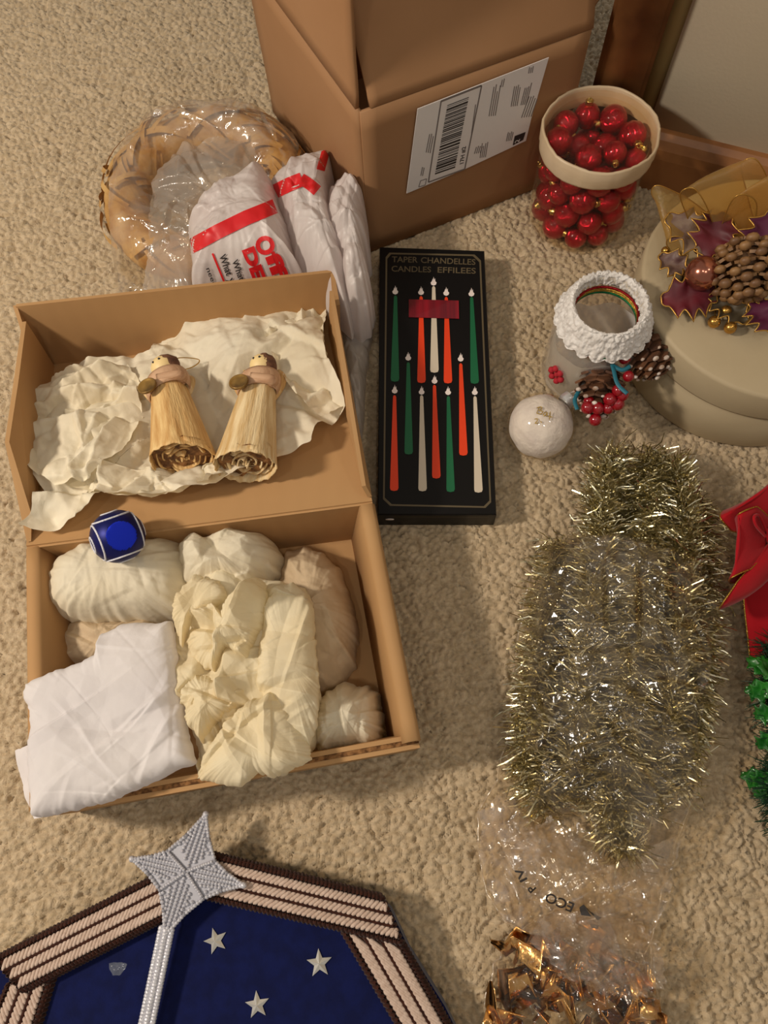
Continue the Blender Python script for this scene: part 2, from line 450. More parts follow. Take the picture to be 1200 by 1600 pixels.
WT = np.array([.935, -.353, 0]); WN = np.array([.353, .935, 0]); B0 = np.array([.290, .648, 0.])
UP = np.array([0, 0, 1.])
def wpt(s, d, z): return B0 + WT * s + WN * d + UP * z
def wbox(s0, s1, d0, d1, z0, z1):
    V = np.array([wpt(s, d, z) for s in (s0, s1) for d in (d0, d1) for z in (z0, z1)])
    return V, np.array([(0, 1, 3, 2), (4, 6, 7, 5), (0, 4, 5, 1), (2, 3, 7, 6), (0, 2, 6, 4), (1, 5, 7, 3)])
single('wall_back', wbox(-.035, 1.6, .0, .10, -.005, 2.4), wallm, kind='structure', smooth=False)
single('wall_end', wbox(-.050, -.035, .004, .10, -.005, 2.4), wally, kind='structure', smooth=False)
def extrude_profile(prof, s0, s1, n=2):
    ss = np.linspace(s0, s1, n)
    V = np.array([[wpt(s, d, z) for d, z in prof] for s in ss]).reshape(-1, 3)
    k = len(prof); F = gridF(n, k, wrapv=True).tolist() + [tuple(range(k)), tuple(range(n * k - 1, (n - 1) * k - 1, -1))]
    return V, F
bp = [(0, -.004), (-.017, -.004), (-.018, .040), (-.016, .050), (-.011, .058), (-.005, .062), (0, .063)]
o = single('baseboard_back', extrude_profile(bp, -.035, 1.6), oak, kind='structure', smooth=False)
single('trim_1', join([wbox(-.100, -.050, -.018, .115, -.004, 2.4), wbox(-.096, -.054, -.021, -.018, -.004, 2.4)]), oak, kind='structure', smooth=False)

# ================================================================== TALL CARTON
def quadgrid(p00, p10, p11, p01, nu=14, nv=10, amp=0., s=.05, seed=0, bend=None):
    p00, p10, p11, p01 = [np.asarray(p, float) for p in (p00, p10, p11, p01)]
    u = np.linspace(0, 1, nu)[:, None, None]; v = np.linspace(0, 1, nv)[None, :, None]
    Q = (p00 * (1 - u) + p10 * u) * (1 - v) + (p01 * (1 - u) + p11 * u) * v
    n = np.cross(p10 - p00, p01 - p00); n /= np.linalg.norm(n)
    U = np.repeat(u[:, :, 0], nv, 1); W = np.repeat(v[:, :, 0], nu, 0)
    d = amp * vn(U * np.linalg.norm(p10 - p00), W * np.linalg.norm(p01 - p00), s, seed) * np.minimum(1, W * 4)
    if bend is not None: d = d + bend(U, W)
    return (Q + d[..., None] * n).reshape(-1, 3), gridF(nu, nv)
def build_carton():
    A = np.array([-.037, .558, 0]); fa, la = math.radians(24), math.radians(119)
    f = np.array([math.cos(fa), math.sin(fa), 0]); l = np.array([math.cos(la), math.sin(la), 0])
    W, D, Hh = .227, .235, .18
    inn = np.array([-math.sin(fa), math.cos(fa), 0])         # into the box from the front face
    B, C, E_ = A + W * f, A + W * f + D * l, A + D * l
    up = UP * Hh
    t = thing('cardboard_carton', 'tall open brown cardboard carton with a white shipping label', 'box', A)
    front = thicken(quadgrid(A, B, B + up, A + up, 16, 10, .0012, .08, 1), .004)
    part('front_panel', front, cardboard_tall, t, smooth=False)
    part('side_panel', thicken(quadgrid(E_, A, A + up, E_ + up, 14, 10, .0012, .08, 2), .004), cardboard_tall, t, smooth=False)
    part('side_panel', plate([B, C, C + up, B + up], .004), cardboard_tall, t, smooth=False)
    part('back_panel', plate([C, E_, E_ + up, C + up], .004), cardboard_tall, t, smooth=False)
    part('bottom_panel', plate([A + UP * .002, B + UP * .002, C + UP * .002, E_ + UP * .002], .004), cardboard_tall, t, smooth=False)
    # front flap: folded up and leaning inwards, its upper corner creased
    lean = math.radians(24); fl = .17
    fv = (UP * math.cos(lean) + inn * math.sin(lean)) * fl
    a0, b0 = A + up + f * .010, B + up + f * .002
    def bend(U, W_):
        c = np.clip((W_ - .62) + (.42 - U) * .55, 0, 1)
        return -.10 * c ** 1.2 + .004 * np.sin(U * 9) * W_
    part('flap', thicken(quadgrid(a0, b0, b0 + fv + f * .012, a0 + fv - f * .004, 26, 20, .002, .05, 5, bend), .004), cardboard_tall, t)
    lv = (UP * math.cos(.05) + f * math.sin(.05)) * .16
    part('flap', thicken(quadgrid(E_ + up, A + up - l * -.004, A + up + lv + l * .012, E_ + up + lv, 16, 12, .002, .05, 6), .004), cardboard_tall, t)
    rv = (UP * math.cos(.5) + f * math.sin(.5)) * .11
    part('flap', thicken(quadgrid(B + up + l * .01, C + up, C + up + rv, B + up + rv + l * .01, 8, 8, .002, .05, 7), .004), cardboard_tall, t)
    bv = (UP * math.cos(.7) + inn * math.sin(.7)) * .11
    part('flap', thicken(quadgrid(C + up, E_ + up, E_ + up + bv, C + up + bv, 8, 8, .002, .05, 8), .004), cardboard_tall, t)
    # shipping label, flat on the front face
    n = np.array([math.sin(fa), -math.cos(fa), 0]); p0 = A + n * .0034
    Z = lambda pts: [(620 + x / 4.615, 80 + y / 4.615) for x, y in pts]
    def on(pts, k=0): return PPL(Z(pts), p0 + n * (.0003 + .0005 * k), n)
    lab = part('shipping_label', plate(on([(150, 415), (1095, 45), (970, 480), (930, 645), (500, 845), (70, 1025)]), .0006), paper_white, t, smooth=False, label='white printed shipping label')
    def quad(a, b, c, d, k=1): return on([a, b, c, d], k), np.array([(0, 1, 2, 3)])
    lerp = lambda a, b, s: (a[0] + (b[0] - a[0]) * s, a[1] + (b[1] - a[1]) * s)
    rng = random.Random(4); bars = []; s = 0
    TL, TR, BR, BL = (365, 390), (520, 330), (420, 840), (275, 890)
    while s < .985:
        wd = rng.choice([.008, .012, .018, .028]); s2 = min(1, s + wd)
        bars.append(quad(lerp(TL, BL, s), lerp(TR, BR, s), lerp(TR, BR, s2), lerp(TL, BL, s2)))
        s = s2 + rng.choice([.008, .010, .016, .02])
    part('barcode', join(bars), ink, lab, smooth=False, kind='stuff')
    def line(a, b, wpx):
        a = np.array(a, float); b = np.array(b, float); d = b - a; nn = np.array([-d[1], d[0]]) / np.hypot(*d) * wpx / 2
        return quad(a - nn, b - nn, b + nn, a + nn)
    fr = [(320, 362), (612, 248), (490, 850), (228, 945)]
    L_ = [line(fr[i], fr[(i + 1) % 4], 9 if i else 13) for i in range(4)]
    L_ += [line((172, 935), (215, 920), 5), line((215, 920), (205, 965), 5), line((205, 965), (158, 980), 5), line((158, 980), (172, 935), 5)]
    part('printed_frame', join(L_), ink_grey, lab, smooth=False)
    tx = []
    for (x, y, dx, dy, k, ln, gap) in [(240, 735, 28, -145, 3, 1, -14), (540, 590, 36, -260, 1, 1, 0), (560, 740, 18, -60, 4, 1, 14), (600, 770, 18, -110, 4, 1, 13),
                                       (665, 470, 45, -260, 4, .9, 15), (750, 260, 14, -66, 2, 1, 14), (825, 400, 34, -200, 4, .8, 14), (895, 390, 50, -200, 4, .8, 13),
                                       (950, 160, 10, -52, 3, 1, 13), (790, 650, 16, -70, 4, 1, 12), (900, 480, 60, -170, 5, 1, 17), (185, 900, 15, -70, 2, 1, -12)]:
        for i in range(k):
            l2 = ln * (1 - .25 * rng.random())
            tx.append(line((x + i * gap, y - i * 2), (x + i * gap + dx * l2, y - i * 2 + dy * l2), 6))
    part('small_print', join(tx), ink_grey, lab, smooth=False, kind='stuff')
    sq = part('black_square', quad((850, 612), (930, 582), (912, 640), (836, 680)), ink, lab, smooth=False)
    def ltext(s_, o_, xd, hgt, k, up=None):
        V, F = text_px(s_, o_, xd, hgt, up=up, bold=.02)
        return on(V, k), F
    part('numeral', ltext('2', (880, 655), (18, -46), 34, 2, up=(-38, 12)), paper_white, lab, smooth=False)
    part('printed_code', ltext('17H #2', (480, 815), (22, -150), 30, 1, up=(-60, 20)), ink, lab, smooth=False)
build_carton()

# ================================================================== MAILER BOX (tray + hinged lid)
HZ = .08
HL, HR = np.array([-.3165, .1975, HZ]), np.array([-.0285, .234, HZ])
FR, FL = np.array([.008, .039, HZ]), np.array([-.280, -.011, HZ])
LBL, LBR = np.array([-.362, .417, .008]), np.array([-.072, .450, .008])
LTL, LTR = np.array([-.362, .432, .088]), np.array([-.068, .4635, .088])
def lidz(x, y):
    n = np.cross(LBL - HL, HR - HL)
    return HL[2] - (n[0] * (x - HL[0]) + n[1] * (y - HL[1])) / n[2]
LIDN = np.cross(HR - HL, LBL - HL); LIDN /= np.linalg.norm(LIDN)
def build_mailer():
    cen = (HL + HR + FR + FL) / 4
    b = lambda p, k=.975: np.array([cen[0] + (p[0] - cen[0]) * k, cen[1] + (p[1] - cen[1]) * k, .002])
    t = thing('mailer_box', 'open brown corrugated mailer box lying flat with its lid hinged back', 'box', (cen[0], cen[1], 0))
    T = .0035
    part('tray_bottom', plate([b(HL), b(FL), b(FR), b(HR)], T), cardboard, t, smooth=False)
    part('hinge_wall', plate([b(HL), b(HR), HR, HL], T), cardboard, t, smooth=False)
    fw = part('front_wall', plate([b(FL), b(FR), FR - UP * .012, FL - UP * .012], T), cardboard, t, smooth=False)
    u = (FR - FL) / np.linalg.norm(FR - FL)
    inn = np.array([-u[1], u[0], 0])
    fw2 = part('front_wall_lining', plate([b(FL) + inn * .012 + u * .01, b(FR) + inn * .012 - u * .01, FR + inn * .007 - UP * .010 - u * .006, FL + inn * .007 - UP * .010 + u * .006], T), cardboard, t, smooth=False)
    e0, e1 = FL - UP * .0115 + inn * .0035, FR - UP * .0115 + inn * .0035
    part('corrugated_edge', plate([e0 - inn * .0017, e1 - inn * .0017, e1 + inn * .0017, e0 + inn * .0017], .0012), corr_edge, fw, smooth=False)
    for a, c, sg in ((HL, FL, 1), (HR, FR, -1)):
        ux = u * sg
        n = 12; s = np.linspace(0.006, .985, n)[:, None]
        top = a * (1 - s) + c * s; bot = b(a) * (1 - s) + b(c) * s
        prof = [bot, top - UP * .002, top + ux * .0015, top + ux * .0085, top + ux * .010 - UP * .0025, bot + ux * .019]
        V = np.stack(prof, 1).reshape(-1, 3)
        VF = thicken((V, gridF(n, len(prof))), T * .9)
        part('side_wall', VF, cardboard, t, smooth=False)
    # lid
    lf = part('lid_panel', plate([HL, HR, LBR, LBL], T), cardboard, t, smooth=False)
    part('lid_front_wall', plate([LBL, LBR, LTR, LTL], T), cardboard, t, smooth=False)
    LW = [HL + (0.002, .004, .002), LBL + (.004, -.004, .002), np.array([-.347, .409, .095]), np.array([-.336, .34, .108]), np.array([-.327, .275, .120]), np.array([-.313, .222, .092])]
    RW = [HR + (-.002, .004, .002), np.array([-.035, .243, .094]), np.array([-.049, .330, .112]), np.array([-.0665, .437, .094]), LBR + (-.004, -.004, .002)]
    for Wp in (LW, RW):
        wg = part('lid_wing', plate(Wp, T), cardboard, t, smooth=False)
    part('wing_fold', plate([LBL + (-.001, .001, .002), LTL + (-.001, .0, 0), LTL + (.006, -.025, -.014), LBL + (.004, -.03, .012)], T), cardboard, t, smooth=False)
    part('wing_fold', plate([LBR + (.001, .001, .002), LTR + (.001, 0, 0), LTR + (.006, -.028, -.014), LBR + (.006, -.03, .012)], T), cardboard, t, smooth=False)
build_mailer()

# ================================================================== CANDLE BOX
cb_black = M('black_gloss_card', (12, 10, 10), .42, spec=.25, bump=.03, bscale=40)
cb_gold = M('dull_gold_print', (92, 80, 58), .5)
pr_orange = M('print_orange', (226, 62, 18), .45); pr_green = M('print_green', (10, 96, 58), .45); pr_white = M('print_white', (205, 192, 172), .45)
pr_flame = M('print_flame', (232, 220, 214), .45)
red_sticker = M('red_foil_sticker', (150, 14, 34), .25, rgb2=(96, 8, 26), nscale=60, stretch=(2, .05, 1), coat=.4)
def build_candles():
    z = .028
    c = [P(593, 385, z), P(757, 391, z), P(776, 804, z), P(590, 804, z)]
    cen = sum(c) / 4
    def ring(zz, k): return np.array([[cen[0] + (p[0] - cen[0]) * k, cen[1] + (p[1] - cen[1]) * (1 - (1 - k) * .4), zz] for p in c])
    V = np.concatenate([ring(0, 1), ring(.0265, 1), ring(.0278, .985)])
    F = [(0, 1, 2, 3)] + [(i + k, i + k + 4, (i + 1) % 4 + k + 4, (i + 1) % 4 + k) for k in (0, 4) for i in range(4)] + [(11, 10, 9, 8)]
    t = thing('candle_box', 'long black box of taper candles with printed candles on the lid', 'box', (cen[0], cen[1], 0))
    body = part('box_body', (V, F), cb_black, t, smooth=False)
    Zm = lambda pts: np.array([(560 + x * .29376, 370 + y * .29375) for x, y in pts])
    def on(pts, k=0): return PS(Zm(pts), .0281 + .0002 * k)
    def outline(pts, wd):
        p = np.array(pts, float); n = len(p); cc = p.mean(0); V2 = []
        q = p + (cc - p) / np.abs(cc - p).clip(1).max(1)[:, None] * 0
        inner = cc + (p - cc) * (1 - wd / np.abs(p - cc).clip(60))
        return on(np.concatenate([p, inner])), np.array([(i, (i + 1) % n, (i + 1) % n + n, i + n) for i in range(n)])
    part('gold_border', outline([(165, 84), (618, 94), (652, 126), (706, 1412), (676, 1442), (168, 1431), (131, 1396), (145, 108)], 9), cb_gold, t, smooth=False)
    for s, o_, e in (('TAPER', (178, 134), (315, 137)), ('CHANDELLES', (332, 138), (622, 149)), ('CANDLES', (176, 184), (386, 189)), ('EFFILEES', (421, 190), (624, 196))):
        xd = np.array(e, float) - o_
        V2, F2 = text_px(s, o_, xd, 30, width=np.hypot(*xd), bold=.012)
        part('lettering', (on(V2), F2), cb_gold, t, smooth=False)
    cand = [((197, 315), (194, 765), 'g', (196, 285)), ((333, 318), (335, 772), 'o', (333, 288)), ((400, 265), (404, 717), 'w', (400, 238)), ((467, 322), (476, 774), 'o', (467, 292)),
            ((602, 322), (618, 776), 'g', (601, 296)), ((265, 670), (267, 1152), 'g', (265, 637)), ((544, 675), (558, 1158), 'o', (544, 642)), ((192, 845), (190, 1346), 'o', (193, 812)),
            ((336, 845), (341, 1348), 'w', (336, 818)), ((404, 790), (414, 1280), 'o', (405, 760)), ((478, 850), (490, 1352), 'g', (477, 820)), ((620, 850), (638, 1355), 'w', (619, 820))]
    mm = {'g': pr_green, 'o': pr_orange, 'w': pr_white}
    for a, b, k, fl in cand:
        a = np.array(a, float); b = np.array(b, float)
        pts = [a + (-8, 6), a + (-4, -2), a + (4, -2), a + (9, 6), b + (23, -10), b + (18, 2), b + (0, 6), b + (-18, 2), b + (-22, -10)]
        o = part('printed_candle', (on(pts, 1), [tuple(range(len(pts)))]), mm[k], t, smooth=False)
        f = np.array(fl, float)
        fp = [f + d for d in ((0, -26), (4, -8), (8, -18), (9, -2), (16, 6), (12, 17), (0, 22), (-12, 17), (-16, 6), (-9, -2), (-5, -16), (-3, -8))]
        part('printed_flame', (on(fp, 1), [tuple(range(len(fp)))]), pr_flame, o, smooth=False)
    part('red_sticker', plate(on([(268, 333), (533, 340), (535, 436), (268, 428)], 4), .0005), red_sticker, t, smooth=False, label='shiny dark red foil sticker')
    e = (c[3] * .83 + c[2] * .17); 
    d = lathe([(.0001, 0), (.004, 0), (.004, .0003), (.0001, .0003)], 16, (c[3] * .90 + c[2] * .10) * (1, 1, 0) + (0, -.0006, .017), frame_of((0, -1, 0)) * np.array([[1], [.55], [1]]))
    part('white_dot', d, pr_flame, t, smooth=False)
    V2 = []
    ps = [c[3] * (1 - s) + c[2] * s for s in (.07, .94)]
    for zz in (.023, .0222): V2 += [ps[0] * (1, 1, 0) + (0, -.0004, zz), ps[1] * (1, 1, 0) + (0, -.0004, zz)]
    part('gold_border', (np.array(V2), [(0, 1, 3, 2)]), cb_gold, t, smooth=False)
build_candles()

# ================================================================== TISSUE IN THE LID
def sheet_lid(poly, amp, s, seed, base=.004, edge=.006, lump=None, rings=90, seg=420, jitter=.0012, c=None, octv=3):
    p = PPL(poly, HL + LIDN * .012, LIDN)
    def hf(x, y, r):
        z = lidz(x, y) + base + .013 + .0135 * facets(x, y, .036, seed, .7, .6) + .0055 * facets(x, y, .015, seed + 1, .6, .5) + .0014 * facets(x, y, .006, seed + 2) \
            + .009 * folds(x, y, 30, seed + 9, .08, .009) + edge * r ** 6 * (1 + vn(x, y, .03, seed + 5))
        if lump is not None:
            for (lx, ly, lr, lh) in lump:
                q = P(lx, ly, .06); z = z + lh * np.exp(-((x - q[0]) ** 2 + (y - q[1]) ** 2) / lr ** 2)
        return np.maximum(z, lidz(x, y) + .003)
    return blob(p, hf, rings, seg, jitter=jitter, seed=seed, c=c)
TS = sheet_lid([(45, 705), (52, 660), (85, 605), (130, 582), (185, 572), (243, 560), (250, 528), (262, 524), (330, 508), (400, 486), (432, 483), (462, 500), (508, 478), (512, 500), (508, 545), (518, 590),
                (535, 620), (541, 642), (500, 670), (488, 700), (455, 715), (420, 728), (375, 748), (330, 768), (250, 786), (200, 784), (140, 770), (132, 790), (128, 812), (100, 825), (70, 830),
                (40, 826), (62, 795), (74, 772), (58, 742)], .017, .055, 21,
               lump=[(100, 660, .05, .018), (420, 540, .06, .022), (500, 560, .04, .018), (330, 560, .05, .010), (160, 700, .05, .008)])
TS_O = single('tissue_sheet', TS, tissue, 'large crumpled cream tissue sheet spread in the open lid', 'tissue paper')

for k, (pl, bs) in enumerate((([(405, 500), (440, 492), (470, 505), (510, 478), (514, 520), (510, 560), (522, 600), (540, 640), (505, 660), (470, 640), (440, 600), (425, 550)], .018),
                              ([(48, 700), (60, 650), (95, 605), (150, 590), (210, 585), (235, 620), (225, 680), (190, 730), (150, 765), (100, 770), (60, 745)], .014),
                              ([(112, 765), (170, 735), (240, 742), (330, 738), (430, 712), (395, 742), (300, 772), (240, 788), (180, 784)], .008),
                              ([(252, 530), (330, 508), (400, 488), (422, 510), (385, 545), (320, 562), (270, 572), (248, 560)], .010))):
    part('tissue_fold', sheet_lid(pl, .017, .055, 301 + 20 * k, base=bs, rings=60, seg=240, edge=.003), tissue, TS_O)

# ================================================================== CORN HUSK ANGELS
husk = M('corn_husk', (232, 198, 138), .6, rgb2=(198, 152, 92), nscale=12, stretch=(16, 16, .8), bump=.5, bscale=40, spec=.35)
husk_pale = M('corn_husk_pale', (234, 212, 168), .6, rgb2=(204, 168, 112), nscale=12, stretch=(16, 16, .8), bump=.5, bscale=40, spec=.35)
husk_pink = M('corn_husk_shawl', (206, 168, 134), .65, rgb2=(186, 144, 110), nscale=12, stretch=(2, 20, 2), bump=.4, bscale=50)
husk_dark = M('husk_stuffing', (158, 112, 66), .8, rgb2=(88, 56, 32), nscale=160, bump=.6, bscale=300)
skin = M('cream_bead', (238, 210, 150), .5)
hairm = M('brown_hair', (122, 82, 58), .8, rgb2=(90, 58, 42), nscale=200, bump=.5, bscale=300)
brass = M('aged_brass', (172, 134, 70), .35, metal=.55, rgb2=(112, 86, 46), nscale=80)
gold_wire = M('gold_wire', (212, 168, 80), .25, metal=1)
def build_angel(base_px, head_px, zb, zh, rad, label, mats, seed, wing_side, tilt):
    b = P(*base_px, zb); h = P(*head_px, zh)
    d = h - b; Lh = np.linalg.norm(d); ax = frame_of(d)
    def part(name, VF, mat, parent, smooth=True, label=None, kind=None):
        me = mesh(name, VF[0], VF[1], smooth); me.materials.append(mat)
        o = bpy.data.objects.new(name, me); col.objects.link(o); o.parent = parent
        return tag(o, label, kind=kind)
    L = lambda V: np.asarray(V) * (-1, 1, 1)              # x right, y up, z along the body
    t = thing('corn_husk_angel', label, 'ornament', b, 'corn husk angels')
    t.rotation_euler = Matrix(ax.T.tolist()).to_euler()
    SK = .80 * Lh
    # pleated skirt, cut askew at the hem
    def rf(r, z, T):
        rr = r * (1 + .025 * np.sin(T * 7 + seed) + .012 * np.sin(T * 23 + seed * 2) + .05 * np.sin(2 * T + seed))
        zz = z + (1 - z / SK) ** 3 * (tilt * np.cos(T) * rad + .0007 * np.sin(T * 17))
        return rr, zz
    zs = np.linspace(0, SK, 22); prof = [(rad * (1 - .05 * (1 - np.exp(-s / SK * 9)) - .42 * (s / SK) ** 1.1), s) for s in zs]
    V, F = thicken(lathe(prof, 72, rfun=rf), .0008)
    part('skirt', (L(V), F), mats[0], t)
    # rolled husk stuffing seen in the hem
    items = []
    th = np.linspace(0, 2 * np.pi * 5.2, 260); rr = rad * .93 * th / th[-1]
    tz = lambda x: tilt * x * .9
    pth = np.stack([rr * np.cos(th), rr * np.sin(th), .008 + .0035 * vn(th, th * 0, .5, seed) + tz(rr * np.cos(th))], 1)
    V, F = ribbon(pth, (0, 0, 1), .006 + .003 * vn(th, th * 0, .8, seed + 1), 3); part('husk_roll', (L(thicken((V, F), .0012)[0]), thicken((V, F), .0012)[1]), mats[0], t)
    V, F = lathe([(.0002, .003), (rad * .3, .004), (rad * .6, .003), (rad * .94, .004)], 40, rfun=lambda r, z, T: (r, z + .003 * vn(r * np.cos(T), r * np.sin(T), .004, seed + 3) + tz(r * np.cos(T)) + .003))
    part('stuffing', (L(V), F), husk_dark, t)
    # bodice + shawl
    V, F = lathe([(rad * .54, SK * .97), (rad * .54, SK * 1.02), (rad * .44, SK * 1.10), (rad * .16, SK * 1.15)], 32); part('bodice', (L(V), F), mats[0], t)
    a = np.linspace(-.35 * np.pi, 1.12 * np.pi, 26)
    pth = np.stack([rad * .68 * np.cos(a), rad * .60 * np.sin(a) + .001, np.full(26, SK * 1.0) + .003 * np.cos(a)], 1)
    V, F = thicken(ribbon(pth, (0, 0, 1), .019, 6, .002), .001); part('shawl', (L(V), F), husk_pink, t)
    for sx in (-1, 1):
        pth = smoothpath([(sx * rad * .5, rad * .2, SK * 1.0), (sx * rad * .5, rad * .55, SK * .96), (-rad * .35 + sx * .004, rad * .66, SK * .97)], 6)
        V, F = tube(pth, np.linspace(.006, .0035, len(pth)), 8); part('arm', (L(V), F), husk_pink, t)
    # head, hair, face
    hc = np.array([0, rad * .12, SK * 1.24]); hr = rad * .44
    hd = part('head', (L(sphere(hc, hr, 12, 18)[0]), sphere(hc, hr, 12, 18)[1]), skin, t)
    V, F = sphere(hc + (hr * .18, -hr * .16, hr * .12), hr * 1.08, 12, 18)
    V = V + .0006 * vn(V[:, 0] * 3 + V[:, 2], V[:, 1] * 3, .004, seed)[:, None]
    part('hair', (L(V), F), hairm, t)
    for ex in (-.55, .05):
        ev = np.array([ex - .1, .93, .12]); q = hc + hr * ev / np.linalg.norm(ev); V, F = sphere(q, .0011, 6, 8); part('eye', (L(V), F), ink, hd)
    # wings: two husk leaves behind the back
    for sx in (-1, 1):
        k = np.linspace(0, 1, 14)
        ln = Lh * (.34 if sx == wing_side else .26)
        pth = np.stack([sx * (rad * .42 + .006 * np.sin(k * 2.4)), -rad * .30 + 0 * k + .004 * np.sin(k * 3), SK * .84 + k * ln], 1)
        V, F = thicken(ribbon(pth, (1, .25 * sx, 0), .013 * np.sin(np.clip(k * 2.6 + .35, 0, np.pi)) + .002, 5, .002), .0009)
        part('wing', (L(V), F), mats[1], t)
    # brass disc held in front
    c = np.array([-rad * .52, rad * .80, SK * .86]); fr = frame_of((-.15, 1, .1))
    V, F = lathe([(.0002, .0006), (.004, .0004), (.0066, .0002), (.0076, .0012), (.0084, .0012), (.0088, 0), (.0084, -.0012), (.0002, -.0012)], 28, c, fr)
    part('brass_disc', (L(V), F), brass, t, label='small dark brass disc')
    # hanging loop
    pth = smoothpath([(0, -.008, SK * 1.38), (-.012 * wing_side, -.008, SK * 1.46), (-.03 * wing_side, -.014, SK * 1.42), (-.022 * wing_side, -.014, SK * 1.34), (0, -.012, SK * 1.33)], 8)
    V, F = tube(pth, .0005, 5); part('hanging_loop', (L(V), F), gold_wire, t)
build_angel((288, 722), (258, 578), .098, .078, .0265, 'corn husk angel with its body leaning right, left one on the tissue', (husk, husk_pale), 3, -1, -.18)
build_angel((383, 730), (410, 574), .100, .082, .0245, 'corn husk angel with a clear face in profile, right one on the tissue', (husk_pale, husk), 8, 1, .08)

# ================================================================== PARCELS IN THE TRAY
def parcel(name, poly, zsil, top, base, amp, s, seed, mat, label, p=2.6, q=1.7, rings=70, seg=300, octv=3, c=None, group='tissue parcels in the tray', tilt=(0, 0), smooth=2, lump=None, jitter=.0015, nf=14, fa=.003, fl=.03, fw=.006, f1=.003, s1=.018, asp=1., ang=0.):
    xy = PS(poly, zsil)
    def hf(x, y, r):
        dome = np.clip(1 - r ** p, 0, 1) ** (1 / q)
        z = base + (top - base) * dome + (amp * .25 * crumple(x, y, s, seed, octv) + f1 * facets(x, y, s1, seed, asp, ang) + f1 * .45 * facets(x, y, s1 * .4, seed + 1, asp, ang) + fa * folds(x, y, nf, seed + 9, fl, fw)) * np.clip(dome * 2.5, .15, 1)
        m = xy.mean(0); z = z + ((x - m[0]) * tilt[0] + (y - m[1]) * tilt[1]) * dome
        if lump is not None:
            for (lx, ly, lr, lh) in lump:
                g = P(lx, ly, top); z = z + lh * np.exp(-((x - g[0]) ** 2 + (y - g[1]) ** 2) / lr ** 2)
        return np.maximum(z, base)
    VF = blob(xy, hf, rings, seg, jitter=jitter, seed=seed, smooth=smooth, c=c)
    o = single(name, VF, mat, label, 'tissue paper', group)
    return VF
parcel('tissue_parcel', [(66, 1035), (66, 990), (100, 962), (180, 962), (262, 958), (285, 985), (275, 1030), (200, 1052), (100, 1050)], .04, .056, .006, .006, .02, 101, tissue_b, 'beige crumpled tissue parcel under the cream roll, by the left tray wall', f1=.006, s1=.016, asp=.5, ang=1.4)
parcel('tissue_parcel', [(438, 850), (470, 838), (500, 850), (532, 880), (545, 920), (558, 975), (553, 1035), (525, 1072), (495, 1082), (460, 1060), (440, 980), (425, 900)], .04, .062, .006, .006, .022, 102, tissue_b, 'pinkish beige oval tissue parcel beside the right tray wall', f1=.0035, s1=.016)
parcel('tissue_parcel', [(480, 1130), (500, 1075), (535, 1058), (575, 1064), (594, 1080), (600, 1140), (599, 1166), (545, 1180), (490, 1188)], .045, .070, .006, .009, .028, 103, tissue, 'small cream tissue parcel in the front right tray corner', tilt=(-.1, .1), f1=.006, s1=.02)
parcel('tissue_parcel', [(63, 940), (62, 900), (82, 868), (130, 842), (190, 836), (265, 836), (300, 860), (300, 930), (285, 960), (230, 968), (150, 973), (90, 966)], .058, .088, .03, .0045, .03, 104, tissue, 'smooth cream tissue roll along the left, under the blue ball', p=3, q=1.9, f1=.0018, s1=.014, asp=.6, ang=.1)
parcel('tissue_parcel', [(265, 850), (283, 815), (305, 828), (365, 811), (415, 824), (438, 855), (432, 885), (405, 930), (330, 945), (270, 915)], .062, .084, .02, .010, .035, 105, tissue, 'rounded cream tissue parcel at the middle of the hinge wall', lump=[(295, 850, .014, .014)], f1=.006, s1=.022)
